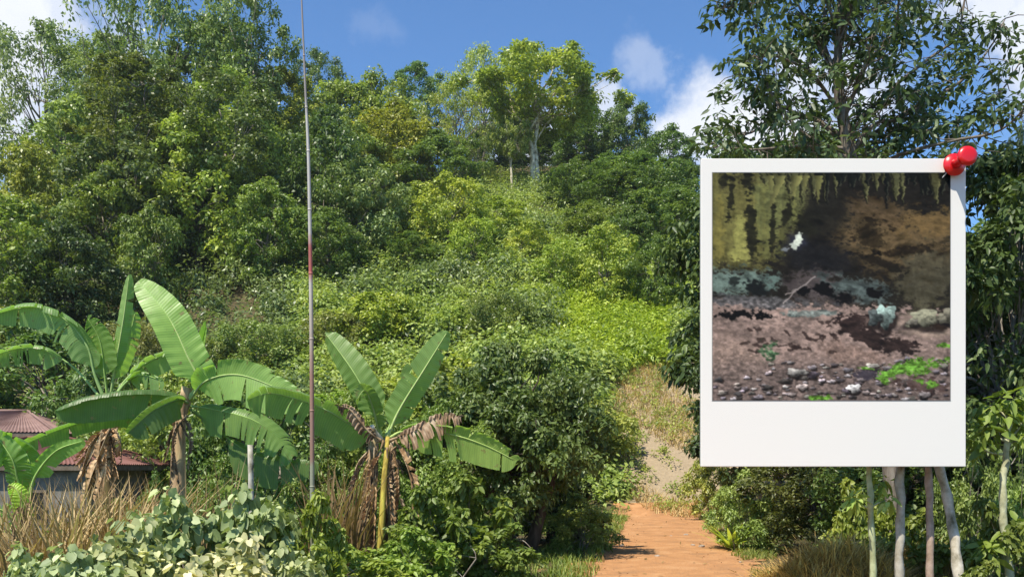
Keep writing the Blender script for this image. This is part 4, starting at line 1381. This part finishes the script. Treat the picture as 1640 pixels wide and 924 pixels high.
near('near_bush', 1312, 17.0, 2.2, 230, 'bush tinted dark brown as gloom under the left half of the pinned picture', 'bush', 'bush', (.5, .48, .38), bark=(.5, .45, .4))  # dull brown tint carries the gloom of the thicket in its colour
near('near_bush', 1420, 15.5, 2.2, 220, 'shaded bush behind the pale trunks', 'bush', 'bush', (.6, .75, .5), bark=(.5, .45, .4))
near('near_shrub', 1192, 17.5, 1.55, 105, 'grey-green bush at the right edge of the path end', 'bush', 'bush', (1.2, 1.3, 1.1))
near('near_shrub', 1150, 27, 2.3, 100, 'olive shrub at the foot of the dry bank', 'shrub', 'shrub', (1.5, 1.35, 1.0))
near('near_herb', 1375, 11.5, 1.45, 90, 'light green leafy plant round the thinnest trunk', 'plant', 'plant', (.62, .66, .5))
near('near_herb', 1460, 11.0, 1.1, 110, 'leafy plant between the pale trunks', 'plant', 'plant', (.5, .54, .4))
near('near_herb', 1600, 9.8, 1.25, 120, 'leafy weeds in the bottom right corner', 'weed', 'weed', (.42, .46, .4))
near('near_herb', 1565, 9.0, .66, 90, 'low weeds at the foot of the leaning pale trunk', 'weed', 'weed', (.5, .52, .4))
near('near_shrub', 1560, 12.5, 2.1, 130, 'dark shrub right of the leaning pale trunk', 'shrub', 'shrub', (.8, .9, .7))
near('near_shrub', 1640, 10.5, 2.1, 110, 'green shrub at the right edge behind the knotty sapling', 'shrub', 'shrub', (.9, 1.1, .8))


def trunk_px(pts, Y, r0, r1, label, tint=(1, 1, 1), leaves=None, tops=None, kind='slender_tree'):
    P = [at(a, b, Y + (c if c else 0)) for a, b, c in pts]
    base = np.array([P[0][0], P[0][1], gz(P[0][0], P[0][1])])
    P[0][2] = base[2] - .25
    r = empty(kind, base)
    tag(r, label, 'tree')
    Q_ = through(P, 22) - base
    mb = MB()
    mb.tube(Q_ + np.c_[rng.normal(0, .008, (22, 2)), np.zeros(22)], np.linspace(r0, r1, 22) * (1 + .12 * np.sin(np.arange(22) * 2.1)), 10, knob=.05)
    t = mb.build('trunk', M_PALEBARK, r)
    t.color = (*tint, 1)
    if leaves:
        cs, rs, n, L = leaves
        C = np.array([at(a, b, Y + c) for a, b, c in cs]) - base
        for q in C:
            mbb = MB()
            j = int(np.argmin(np.linalg.norm(Q_ - q, axis=1)))
            j = max(1, j - 1)
            limb(mbb, Q_[j], q, r1 * .5, r1 * .2, .1, 5, 5)
            tw = mbb.build('branch', M_PALEBARK, r)
            tw.color = (*tint, 1)
        o = link('crown', leaf_mesh('sapling_crown', [clump_leaves(C, np.ones(len(C)) * rs, n, L, L * .42, 'fine', .7, .1, .7, .3, .6, .2, .4)], M_VINE), r)
        o.color = (*(tops or (.9, 1, .8)), 1)
    return r


trunk_px([(1400, 985, 0), (1397, 880, 0), (1393, 780, 0), (1394, 600, 0), (1398, 330, 0)], 9.25, .034, .026, 'thinnest pale trunk under the pinned picture, leftmost of the four', (.75, .85, .55),
         ([(1410, 770, .1), (1375, 800, -.1), (1420, 800, 0)], .1, 26, .13))
trunk_px([(1440, 985, 0), (1440, 880, 0), (1441, 760, 0), (1442, 600, 0), (1440, 330, 0)], 9.3, .047, .04, 'straight grey-white trunk, second from the left under the pinned picture', (.8, .78, .74))
trunk_px([(1492, 985, 0), (1490, 880, 0), (1488, 760, 0), (1486, 600, 0), (1480, 330, 0)], 9.3, .04, .034, 'pinkish brown trunk just left of the leaning white one', (.75, .58, .52))
trunk_px([(1542, 990, -.1), (1533, 900, -.1), (1521, 820, 0), (1506, 750, 0), (1490, 640, .1), (1470, 340, .3)], 9.35, .056, .04, 'leaning knotty white trunk below the right corner of the pinned picture', (1.05, 1.0, .95))
trunk_px([(1622, 985, 0), (1616, 905, 0), (1609, 850, 0), (1606, 800, 0), (1612, 730, 0), (1616, 690, 0)], 9.6, .05, .03, 'knotty pale sapling near the right edge topped with lime leaves', (.9, .95, .7),
         ([(1600, 665, 0), (1632, 660, .1), (1580, 690, -.1), (1640, 700, 0), (1585, 650, .1), (1615, 640, 0), (1650, 640, .1), (1570, 715, 0), (1590, 880, 0), (1625, 845, .1)], .16, 30, .17), (.72, .75, .5))

# tall loose tree above the picture
def tall_tree():
    global rng
    rng = np.random.default_rng(404)
    Y = 13.5
    bx = at(1440, 900, Y)[0]
    base = np.array([bx, Y, gz(bx, Y)])
    r = empty('tall_tree', base)
    tag(r, 'tall loose tree with drooping narrow leaves against sky above the pinned picture', 'tree')
    A = lambda px, py, d=0: at(px, py, Y + d) - base
    mb = MB()
    tr = through([np.array([0, 0, -.3]), A(1425, 700), A(1390, 420), A(1362, 255), A(1350, 190), A(1342, 120), A(1345, 40), A(1352, -60), A(1360, -160)], 40)
    mb.tube(tr, np.interp(np.arange(40), [0, 20, 39], [.14, .085, .02]), 10, knob=.05)
    # limbs: (start row on trunk px,py) -> tips
    limbs = [
        [(1362, 240), (1310, 195), (1260, 175), (1210, 145), (1180, 120)],
        [(1358, 225), (1300, 190), (1240, 195), (1195, 215), (1160, 205)],
        [(1352, 190), (1310, 130), (1290, 110), (1240, 90), (1215, 95)],
        [(1350, 180), (1330, 110), (1300, 50), (1275, 0), (1262, -50)],
        [(1345, 130), (1320, 70), (1320, 10), (1310, -60)],
        [(1352, 190), (1390, 100), (1430, 60), (1440, 0), (1450, -60)],
        [(1358, 215), (1420, 150), (1480, 100), (1530, 60), (1545, 0), (1550, -50)],
        [(1362, 240), (1450, 180), (1540, 130), (1590, 70), (1610, 30)],
        [(1365, 255), (1470, 215), (1540, 190), (1600, 150), (1640, 90)],
        [(1370, 280), (1450, 245), (1530, 225), (1600, 210), (1650, 165)],
        [(1352, -40), (1250, -30), (1190, 5), (1150, 15)],
        [(1362, 240), (1300, 225), (1235, 150), (1215, 60), (1200, 5)],
        [(1365, 255), (1290, 235), (1210, 240), (1150, 235)],
        [(1345, 60), (1370, 0), (1400, -60)],
        [(1360, 250), (1400, 200), (1440, 190), (1490, 160)],
    ]
    tips = []
    for li, L_ in enumerate(limbs):
        d = np.cumsum([0] + [rng.uniform(-.45, .45)] * (len(L_) - 1))
        P = through([A(a, b, dd) for (a, b), dd in zip(L_, d)], 18)
        mb.tube(P, np.linspace(.034, .009, 18), 6)
        for k in range(5, 18, 1):
            for _ in range(2):
                e = P[k] + rdir(1, .1)[0] * rng.uniform(.15, .55)
                limb(mb, P[k], e, .009, .004, .15, 4, 4)
                tips.append(e)
    for _ in range(190):     # dense middle of the crown
        a = rng.normal(1405, 75)
        b = rng.uniform(-130, 275)
        if abs(a - 1405) > 165 or (1270 < a < 1345 and 85 < b < 190 and rng.uniform() < .75) or (1380 < a < 1440 and 120 < b < 170 and rng.uniform() < .7):
            continue
        q = A(a, b, rng.normal(0, .8))
        k = int(np.argmin(np.linalg.norm(tr - q, axis=1)))
        limb(mb, tr[max(k - 2, 0)], q, .010, .004, .1, 5, 4)
        tips.append(q)
    t = mb.build('trunk', M_BARK, r)
    t.color = (.75, .72, .7, 1)
    C = np.array(tips)
    o = link('crown', leaf_mesh('tall_tree_crown', [clump_leaves(C, rng.uniform(.12, .26, len(C)), 17, .14, .058, 'fine', .6, .1, .8, .2, .7, .2, .25)], M_GLOSS), r)
    o.color = (.95, 1.05, .95, 1)
    return r


tall_tree()


# lime rosette plant beside the path
def rosette(px, Y, h, n, label, tint):
    x = (px - 820) / F * Y
    r = empty('spiky_plant', (x, Y, gz(x, Y)))
    tag(r, label, 'plant')
    mb = MB()
    for i in range(n):
        th = i * 2.4
        el = rng.uniform(.5, 1.25)
        L = h * rng.uniform(.8, 1.2)
        d = np.array([math.cos(th) * math.cos(el), math.sin(th) * math.cos(el), math.sin(el)])
        p = bez([(0, 0, 0), d * L * .6, d * L + np.array([math.cos(th), math.sin(th), -.6]) * L * .25], 8)
        side = unit(np.cross(d, (0, 0, 1)))
        w = np.array([.3, .7, 1, 1, .85, .6, .3, .02]) * h * .055
        V_ = np.concatenate([p - side * w[:, None], p + side * w[:, None]])
        mb.add(V_, [(k, k + 1, 8 + k + 1, 8 + k) for k in range(7)], rng.uniform(0, 1))
    o = mb.build('leaves', M_VINE, r)
    o.color = (*tint, 1)
    st = MB()
    st.tube([(0, 0, -.05), (0, 0, h * .12)], [.03, .02], 8)
    st.build('stem', M_PALEBARK, r)


rosette(1172, 17.5, .75, 40, 'bright lime spiky plant on the right edge of the path', (1.5, 1.5, 1.1))
rosette(868, 11.0, .3, 16, 'tiny pale rosette on the left path verge', (1.5, 1.4, 1.6))

# fallen leaves and stones on the path
for i in range(9):
    y = rng.uniform(13, 26)
    x = path_x(y) + rng.uniform(-1.3, 1.3)
    s = rng.uniform(.02, .06)
    mb = MB()
    v = rdir(14) * s * np.array([1, .8, .55])
    bm_me = bpy.data.meshes.new('stone')
    import bmesh
    bm = bmesh.new()
    bmesh.ops.create_icosphere(bm, subdivisions=2, radius=s)
    for q in bm.verts:
        q.co.x *= 1.2
        q.co.z *= .6
        q.co += q.co * float(rng.normal(0, .08))
    bm.to_mesh(bm_me)
    bm.free()
    if i == 0:
        M_STONE = noise_mat('stone', [(.22, .17, .13), (.42, .36, .30)], scale=20, bump=.2)
    bm_me.materials.append(M_STONE)
    o = link('stone', bm_me)
    o.location = (x, y, gz(x, y) + .03 + s * .2)
    tag(o, 'small brown stone lying on the dirt path', 'stone', 'stones scattered on the path')

# fallen leaves
P_ = scatter(9000, (-9, 12), (7, 31), lambda p, x, y: (p > -50) & (p < 1700) & (rng.uniform(0, 1, len(x)) < np.where(np.abs(x - (.3 + y * .161)) < 1.1, .10, .8)))
P_[:, 2] += .045
n_ = len(P_)
o = link('fallen_leaves', leaf_mesh('fallen_leaves', [leaf_arrays(P_, unit(rdir(n_) * .35 + np.array([0, 0, 1.])), rdir(n_), rng.uniform(.05, .13, n_), rng.uniform(.025, .06, n_), 'fine', .3, -.1)], M_DRYG))
o.color = (.8, .65, .5, 1)
tag(o, 'brown fallen leaves littering the path edges and soil', None, None, 'stuff')
P_ = scatter(2600, (-3, 9), (9, 29.5), lambda p, x, y: np.abs(x - (.3 + y * .161)) < 1.5)
tag(link('gravel', leaf_mesh('gravel', [leaf_arrays(P_ + [0, 0, .045], unit(rdir(len(P_)) * .6 + np.array([0, 0, 1.])), rdir(len(P_)), rng.uniform(.012, .04, len(P_)), rng.uniform(.012, .03, len(P_)), 'fine', -.8, .5)], M_GRAVEL)),
    'crumbs of reddish soil and gravel on the path', None, None, 'stuff')

# ------------------------------------------------------------------ pinned picture
YB = 8.9
x0, z1 = at(1123, 254, YB)[[0, 2]]
x1, z0 = at(1547, 747, YB)[[0, 2]]
r = empty('pinned_picture', ((x0 + x1) / 2, YB, z0))
tag(r, 'large white bordered photo print of a cave floor and ceiling, fixed to the pale trunks', 'picture')
wB, hB = x1 - x0, z1 - z0


def flat_mat(name, col, rough=.55):
    m, t = new_mat(name)
    pb = N_(t, 'ShaderNodeBsdfPrincipled')
    pb.inputs['Base Color'].default_value = (*col, 1)
    pb.inputs['Roughness'].default_value = rough
    pb.inputs['Specular IOR Level'].default_value = .2
    no = N_(t, 'ShaderNodeTexNoise')
    no.inputs['Scale'].default_value = 30
    out_(t, pb.outputs[0])
    return m


M_CARD = flat_mat('white_card', (.725, .70, .65))
px2m = YB / F
ix0, ix1 = -wB / 2 + (1141 - 1123) * px2m, -wB / 2 + (1521.5 - 1123) * px2m
iz1, iz0 = hB - (277 - 254) * px2m, hB - (641 - 254) * px2m
mb = MB()
mb.box((0, .03, hB / 2), (wB, .06, hB))
bo = mb.build('border', M_CARD, r, smooth=False)
bv = bo.modifiers.new('bevel', 'BEVEL')
bv.width = .006
bv.segments = 2
mb = MB()
e_ = .012
mb.box(((ix0 + ix1) / 2, -.0015, (iz0 + iz1) / 2), (ix1 - ix0 + e_, .003, iz1 - iz0 + e_))
mb.build('inner_edge', flat_mat('grey_edge', (.25, .25, .24)), r, smooth=False)


def paint(nx_, nz_):
    """cave picture as colours on a grid; u right, w down, in 664x634 units"""
    u, w = np.meshgrid(np.linspace(0, 664, nx_), np.linspace(0, 634, nz_))
    r_ = np.random.default_rng(3)

    def vnoise(x, y, seed):
        rr = np.random.default_rng(seed).uniform(0, 1, (256, 256))
        xi, yi = np.floor(x).astype(int), np.floor(y).astype(int)
        fx, fy = x - xi, y - yi
        fx, fy = fx * fx * (3 - 2 * fx), fy * fy * (3 - 2 * fy)
        g = lambda a, b: rr[a % 256, b % 256]
        return (g(xi, yi) * (1 - fx) + g(xi + 1, yi) * fx) * (1 - fy) + (g(xi, yi + 1) * (1 - fx) + g(xi + 1, yi + 1) * fx) * fy

    def fbm(sx, sy, seed, o=5, ang=0):
        c, s = math.cos(ang), math.sin(ang)
        a, b = u * c + w * s, -u * s + w * c
        t, amp, tot_ = 0, 1, 0
        for k in range(o):
            t = t + amp * vnoise(a / sx * 2 ** k + 7 * k, b / sy * 2 ** k + 13 * k, seed + k)
            tot_ += amp
            amp *= .6
        return t / tot_
    n1, n2, n3 = fbm(60, 45, 1), fbm(22, 14, 20), fbm(110, 40, 40, ang=-.25)
    nf = fbm(9, 6, 60, 3)
    nv = fbm(26, 130, 80)
    C = np.zeros(u.shape + (3,))
    sm = lambda e0, e1, x: np.clip((x - e0) / (e1 - e0), 0, 1) ** 2 * (3 - 2 * np.clip((x - e0) / (e1 - e0), 0, 1))
    col = lambda *c: np.array(c, float)

    def lay(mask, c):
        nonlocal C
        c = np.asarray(c, float)
        C = C * (1 - mask[..., None]) + c * mask[..., None]

    def blob(cx, cy, rx, ry, ang=0., soft=.5, rough=.5, seed_n=None):
        c, s = math.cos(ang), math.sin(ang)
        dx, dy = u - cx, w - cy
        a, b = dx * c + dy * s, -dx * s + dy * c
        d = np.sqrt((a / rx) ** 2 + (b / ry) ** 2) + ((n2 if seed_n is None else seed_n) - .5) * rough * 2
        return 1 - sm(1 - soft, 1 + soft * .4, d)
    def ridge(x):
        return 1 - np.abs(2 * x - 1)

    def texd(c, tex, lo=.35, hi=1.6):
        return col(*c)[None, None] * (lo + (hi - lo) * tex)[..., None]
    r1, r2, r3 = ridge(fbm(90, 34, 200, 6, -.3)), ridge(fbm(46, 20, 230, 5, .25)), ridge(fbm(30, 110, 260, 6))
    r3 = .45 * r3 + .55 * r2
    rag = (.45 * n2 + .3 * nf + .25 * r2)
    rag = (rag - rag.mean()) / rag.std() * .16 + .5
    C[:] = col(30, 28, 24)
    C *= (.6 + .9 * r2)[..., None]
    # right brown ceiling: slanting ribs of rock
    st_r = np.clip((r1 - .35) * 1.6, 0, 1.2)
    lay(blob(520, 200, 230, 105, .12, .45, .6, rag), texd((80, 66, 44), st_r, .35, 1.5))
    lay(blob(610, 140, 110, 40, -.1, .4, .8, rag) * .85, texd((124, 100, 60), r2, .35, 1.2))
    lay(blob(440, 105, 90, 40, .3, .4, .8, rag) * .8, texd((96, 78, 54), r2, .3, 1.2))
    lay(blob(600, 290, 100, 90, .0, .4, .6, rag) * .85, texd((70, 66, 50), r3, .2, 1.5))
    lay(blob(470, 250, 90, 16, .3, .3, .9, rag) * .75, texd((26, 24, 20), r2, .6, 1.2))
    lay(blob(560, 215, 90, 12, -.15, .3, .9, rag) * .7, texd((32, 27, 20), r2, .6, 1.2))
    lay(blob(440, 175, 44, 40, .25, .3, .9, rag) * .6, col(30, 27, 20))
    # left olive wall with folds
    lay(blob(75, 125, 180, 175, -.1, .35, .5, rag), texd((100, 96, 52), np.clip(r3 * 1.1 - .1, 0, 1.2), .25, 1.35))
    lay(blob(180, 90, 80, 120, .35, .35, .6, rag), texd((104, 106, 62), np.clip(r3 * 1.1 - .1, 0, 1.2), .2, 1.3))
    for (cx, top, bot, wd, c) in [(75, 118, 245, 30, (146, 144, 78)), (18, 60, 240, 22, (124, 116, 58)), (188, 150, 235, 17, (92, 92, 50)), (146, -10, 235, 13, (112, 112, 62)), (225, 40, 130, 12, (132, 132, 74))]:
        tq = np.clip((w - top) / (bot - top), 0, 1)
        hw = wd * (.25 + .75 * tq)
        m_ = (1 - sm(hw * .6, hw * 1.1, np.abs(u - cx - (rag - .5) * 30))) * (w > top) * (w < bot + (rag - .5) * 40)
        lay(m_ * .9, texd(c, r3, .45, 1.2))
    for (cx, cy, rx, ry, an) in [(108, 150, 16, 105, -.06), (52, 60, 11, 60, .1), (168, 160, 10, 80, .05), (205, 120, 12, 50, .3), (30, 30, 14, 26, 0), (95, 25, 22, 24, .2), (270, 150, 34, 60, .4)]:
        lay(blob(cx, cy, rx, ry, an, .3, .8, rag) * .9, texd((34, 34, 24), r2, .5, 1.3))
    lay(blob(320, 110, 60, 80, .3, .5, .7, rag) * .85, texd((34, 33, 28), r2, .4, 1.5))
    lay(blob(300, 240, 120, 60, .25, .45, .7, rag) * .92, texd((26, 26, 27), r2, .5, 1.6))
    # hanging rock teeth
    xs = list(np.arange(150, 664, 13.5))
    for cx in xs:
        cx = cx + r_.uniform(-5, 5)
        L_ = 24 + 85 * r_.uniform() ** 1.6
        wd = r_.uniform(6, 17)
        sl = r_.uniform(-.12, .12)
        t = np.clip(w / L_, 0, 1)
        hw = wd * (1 - t) ** r_.uniform(.55, 1.1)
        ux = u - cx - sl * w - (rag - .5) * 14
        m_ = (1 - sm(hw - 1.5, hw + 1, np.abs(ux))) * (w < L_)
        lit = r_.uniform() < .3 or cx < 300
        base_c = (70, 70, 44) if lit else (22, 26, 22)
        lay(m_ * .95, texd(base_c, r3, .3, 1.5))
        e1 = (1 - sm(.5, 2.4, np.abs(ux - hw * .8))) * (w < L_ * .97) * (w > L_ * .25)
        lay(e1 * .7, (col(150, 148, 96) if lit else col(92, 92, 74)))
        e2 = (1 - sm(1, 4, np.abs(ux + hw * .7))) * (w < L_)
        lay(e2 * .6, col(12, 13, 12))
    for (cx, L_, wd, sl) in [(238, 74, 19, -.25), (262, 56, 12, -.1), (298, 88, 12, -.05), (196, 112, 14, -.35), (160, 64, 12, .1)]:
        t = np.clip(w / L_, 0, 1)
        hw = wd * (1 - t) ** .8
        ux = u - cx - sl * w - (rag - .5) * 12
        m_ = (1 - sm(hw - 2, hw + 1.2, np.abs(ux))) * (w < L_) * (w > 8)
        lay(m_, texd((122, 120, 70), np.clip(.5 + ux / 30, 0, 1) * .6 + r3 * .4, .3, 1.4))

    def rock(cx, cy, rx, ry, c, seed):
        q = np.random.default_rng(seed)
        th = np.arctan2((w - cy) / ry, (u - cx) / rx)
        rad = 1 + .18 * np.sin(3 * th + q.uniform(0, 6)) + .12 * np.sin(5 * th + q.uniform(0, 6)) + .07 * np.sin(9 * th + q.uniform(0, 6))
        d = np.hypot((u - cx) / rx, (w - cy) / ry) / rad
        lay((1 - sm(.9, 1.35, np.hypot((u - cx - rx * .15) / rx, (w - cy - ry * .45) / ry) / rad)) * .75, col(26, 22, 21))
        li = np.clip(.95 - .5 * (w - cy) / ry - .2 * (u - cx) / rx + (nf - .5) * .7, .25, 1.35)
        lay(1 - sm(.92, 1.02, d), col(*c)[None, None] * li[..., None])
    # grey green boulders along the wall foot
    lay(blob(70, 305, 125, 38, .05, .3, .8, rag), texd((98, 114, 104), r2, .25, 1.3))
    lay(blob(128, 322, 44, 22, .0, .3, .9, rag) * .9, col(26, 29, 29))
    lay(blob(60, 300, 14, 12, .0, .3, .9, rag) * .8, col(34, 38, 36))
    lay(blob(170, 300, 26, 30, .2, .3, .8, rag), texd((88, 106, 98), r2, .3, 1.3))
    lay(blob(310, 320, 125, 50, .1, .4, .7, rag), texd((76, 68, 66), r2, .3, 1.3))
    lay(blob(400, 322, 95, 34, .2, .35, .8, rag), texd((80, 90, 86), r2, .2, 1.3))
    for (cx, cy, rx, ry) in [(312, 326, 26, 17), (372, 348, 22, 18), (255, 330, 18, 16), (450, 335, 24, 12)]:
        lay(blob(cx, cy, rx, ry, .1, .25, .8, rag), col(26, 25, 25))
    # floor
    fl = sm(354, 372, w + (rag - .5) * 60 + np.interp(u, [0, 200, 400, 664], [0, -6, -10, -28]))
    lay(fl, texd((108, 92, 84), .35 * r2 + .35 * n1 + .3 * nf, .25, 1.65))
    lay(blob(120, 360, 170, 18, .04, .3, .6, rag) * .85, texd((90, 88, 88), nf, .5, 1.5))
    lay(blob(80, 396, 120, 12, .02, .25, .9, rag), col(20, 19, 19))
    lay(blob(262, 392, 84, 9, .0, .3, .9, rag) * .75, texd((110, 124, 118), nf, .6, 1.3))
    lay(blob(60, 520, 95, 66, .2, .4, .6, rag) * .8, texd((130, 111, 99), nf, .75, 1.25))
    lay(blob(390, 505, 110, 36, .25, .4, .6, rag) * .6, texd((122, 100, 88), nf, .7, 1.3))
    lay(blob(600, 430, 90, 34, .1, .4, .6, rag) * .8, texd((126, 110, 96), r2, .5, 1.3))
    # crescent hollow
    for (cx, cy, rx, ry, an) in [(390, 430, 46, 30, .5), (440, 462, 70, 26, .35), (520, 480, 66, 22, .1), (400, 410, 60, 16, -.1)]:
        lay(blob(cx, cy, rx, ry, an, .25, .7, rag), texd((38, 31, 29), r2, .4, 1.5))
    lay(blob(470, 432, 60, 13, .45, .3, .8, rag) * .8, texd((92, 76, 68), r2, .4, 1.3))
    for k in range(30):
        a, b = r_.uniform(90, 380), r_.uniform(415, 500)
        lay(blob(a, b, r_.uniform(6, 20), r_.uniform(3, 7), r_.uniform(-.2, .9), .25, .9, rag) * .75, col(50, 40, 37))
    rock(484, 398, 28, 32, (118, 134, 126), 1)
    rock(452, 404, 18, 24, (70, 76, 74), 2)
    rock(598, 408, 56, 26, (108, 106, 88), 3)
    rock(655, 402, 26, 22, (96, 92, 78), 4)
    rock(560, 418, 16, 10, (88, 84, 74), 5)
    lay(blob(630, 430, 28, 9, .1, .25, .6, rag), col(46, 37, 30))
    # stones and crumbs at the bottom
    st_ = sm(505, 560, w + (n1 - .5) * 60)
    lay(st_ * .5, texd((84, 74, 70), nf, .4, 1.5))
    rq = np.random.default_rng(9)
    for k in range(190):
        a = rq.uniform(0, 664)
        b = 515 + 119 * rq.uniform() ** .8
        if a < 150 and b < 570:
            continue
        rx = rq.uniform(3, 13) * (1.5 if rq.uniform() < .15 else 1)
        g = rq.uniform(60, 158)
        rock(a, b, rx, rx * rq.uniform(.35, .6), (g, g * rq.uniform(.9, .97), g * rq.uniform(.86, .98)), 100 + k)
    lay(blob(430, 560, 40, 17, -.2, .25, .8, rag), texd((46, 42, 46), r2, .5, 1.5))
    rock(395, 600, 20, 12, (168, 164, 160), 7)
    rock(235, 556, 30, 11, (128, 124, 118), 8)
    lay(blob(590, 588, 90, 22, .1, .3, .8, rag) * .85, texd((64, 50, 46), r2, .5, 1.4))
    # weeds and moss
    lay(blob(155, 500, 22, 26, .2, .3, 1.1, rag), texd((78, 106, 74), nf, .35, 1.5))
    for (cx, cy, rx, ry, an) in [(580, 538, 92, 20, -.14), (490, 562, 38, 18, -.5), (600, 586, 40, 9, .15), (305, 627, 30, 8, 0), (655, 482, 20, 7, 0), (430, 545, 24, 4, .1), (530, 548, 50, 14, -.2)]:
        lay(blob(cx, cy, rx, ry, an, .2, 1.0, rag), texd((98, 142, 52), nf, .35, 1.45))
    # daylight hole
    lay(blob(234, 190, 34, 28, .0, .8, .3) * .5, col(66, 70, 96))
    lay(blob(238, 188, 12, 23, .55, .25, .7, rag), col(228, 234, 214))
    lay(blob(226, 205, 12, 8, .3, .25, .8, rag), col(196, 202, 184))
    lay(blob(206, 213, 14, 5, -.2, .4, 1.2, rag) * .85, col(140, 146, 150))

    def line(xa, ya, xb, yb, wd, c):
        t = np.clip(((u - xa) * (xb - xa) + (w - ya) * (yb - ya)) / ((xb - xa) ** 2 + (yb - ya) ** 2), 0, 1)
        d = np.hypot(u - xa - t * (xb - xa), w - ya - t * (yb - ya) + np.sin(t * 9) * 1.5)
        lay((1 - sm(wd * .5, wd * 1.2, d)) * .95, c)
    line(286, 290, 238, 326, 2.3, col(168, 156, 150))
    line(238, 326, 204, 340, 2.1, col(160, 148, 142))
    line(262, 312, 222, 330, 1.6, col(150, 140, 134))
    line(232, 330, 198, 364, 2.2, col(158, 146, 140))
    line(218, 350, 250, 368, 1.6, col(60, 50, 46))
    C = C * (.84 + .32 * nf)[..., None]
    g_ = C.mean(-1, keepdims=True)
    C = g_ + (C - g_) * .9
    C = np.where(C < 60, C * (.6 + .4 * C / 60), C * (1 + .12 * (C - 60) / 120))
    for _ in range(1):
        K = C.copy()
        K[1:-1, 1:-1] = (C[1:-1, 1:-1] * 2 + C[:-2, 1:-1] + C[2:, 1:-1] + C[1:-1, :-2] + C[1:-1, 2:]) / 6
        C = K
    up_ = 1 - .22 * (1 - sm(330, 380, w))
    C = C * up_[..., None]
    return np.clip(C, 4, 245) / 255.


NX, NZ = 440, 420
Cc = paint(NX, NZ)
lin = np.where(Cc <= .04045, Cc / 12.92, ((Cc + .055) / 1.055) ** 2.4)
gxx, gzz = np.meshgrid(np.linspace(ix0, ix1, NX), np.linspace(iz1, iz0, NZ))
V = np.stack([gxx, np.full_like(gxx, -.0045), gzz], -1).reshape(-1, 3)
ii = (np.arange(NZ - 1)[:, None] * NX + np.arange(NX - 1)[None, :]).ravel()
Q = np.stack([ii, ii + NX, ii + NX + 1, ii + 1], 1)
m, t = new_mat('cave_print')
va = N_(t, 'ShaderNodeVertexColor', layer_name='ink')
pb = N_(t, 'ShaderNodeBsdfPrincipled')
pb.inputs['Roughness'].default_value = .6
pb.inputs['Specular IOR Level'].default_value = .1
PR_GAIN = 1.0
t.links.new(mixc(t, 1., va.outputs['Color'], (PR_GAIN, PR_GAIN, PR_GAIN), 'MULTIPLY'), pb.inputs['Base Color'])
out_(t, pb.outputs[0])
me = quads_mesh('print', V, Q, np.zeros(len(V)), m)
ca = me.color_attributes.new('ink', 'FLOAT_COLOR', 'POINT')
ca.data.foreach_set('color', np.c_[lin.reshape(-1, 3), np.ones(NX * NZ)].astype(np.float32).ravel())
link('cave_photo', me, r)


# ------------------------------------------------------------------ red push pins
def pin_mat():
    m, t = new_mat('red_plastic')
    pb = N_(t, 'ShaderNodeBsdfPrincipled')
    pb.inputs['Base Color'].default_value = (.62, .004, .006, 1)
    pb.inputs['Roughness'].default_value = .32
    pb.inputs['Coat Weight'].default_value = .3
    out_(t, pb.outputs[0])
    return m


def push_pin(label):
    """one push pin whose needle goes into the board and whose grip leans up and to the right"""
    M_R = pin_mat()
    c0 = at(1524, 267, YB)
    rr = empty('push_pin', (c0[0], YB - .001, c0[2]))
    tag(rr, label, 'pin')
    ax = unit(at(1549, 250, YB - .29) - c0)

    def lathe(prof, nm, seg=36):
        s = unit(np.cross(ax, (0, 0, 1)))
        q = np.cross(s, ax)
        th = np.arange(seg) / seg * 2 * math.pi
        V_ = np.array([ax * a + (s * math.cos(x) + q * math.sin(x)) * rad for a, rad in prof for x in th])
        f = [(i * seg + j, i * seg + (j + 1) % seg, (i + 1) * seg + (j + 1) % seg, (i + 1) * seg + j) for i in range(len(prof) - 1) for j in range(seg)]
        f.append(tuple(range(seg - 1, -1, -1)))
        f.append(tuple((len(prof) - 1) * seg + j for j in range(seg)))
        mb = MB()
        mb.add(V_, f)
        return mb.build(nm, M_R, rr)
    Rk = 18 * px2m
    lathe([(.03, Rk * .6), (.035, Rk * .93), (.05, Rk), (.065, Rk * .96), (.078, Rk * .6), (.088, Rk * .45)], 'collar')
    lathe([(.085, Rk * .46), (.13, Rk * .38), (.20, Rk * .4), (.27, Rk * .55)], 'grip')
    lathe([(.265, Rk * .6), (.275, Rk * .82), (.29, Rk * .86), (.31, Rk * .8), (.32, Rk * .5)], 'knob')
    mb = MB()
    mb.tube([tuple(at(1503.5, 292, YB - .006) - c0 + (0, .02, 0)), tuple(ax * .035)], [.003, .009], 8)
    mb.build('needle', flat_mat('steel', (.5, .5, .5), .3), rr)


push_pin('glossy red push pin leaning out of the top right corner of the pinned picture')

# ------------------------------------------------------------------ humid air over the slope
mb = MB()
mb.box((0, 60, 39), (420, 200, 82))
m, t = new_mat('humid_air')
pv_ = N_(t, 'ShaderNodeVolumePrincipled')
pv_.inputs['Color'].default_value = (.86, .92, 1.0, 1)
pv_.inputs['Density'].default_value = HAZE
pv_.inputs['Anisotropy'].default_value = .2
o_ = N_(t, 'ShaderNodeOutputMaterial')
t.links.new(pv_.outputs[0], o_.inputs['Volume'])
tag(mb.build('haze', m, smooth=False), 'thin humid air over the slope', None, None, 'stuff')
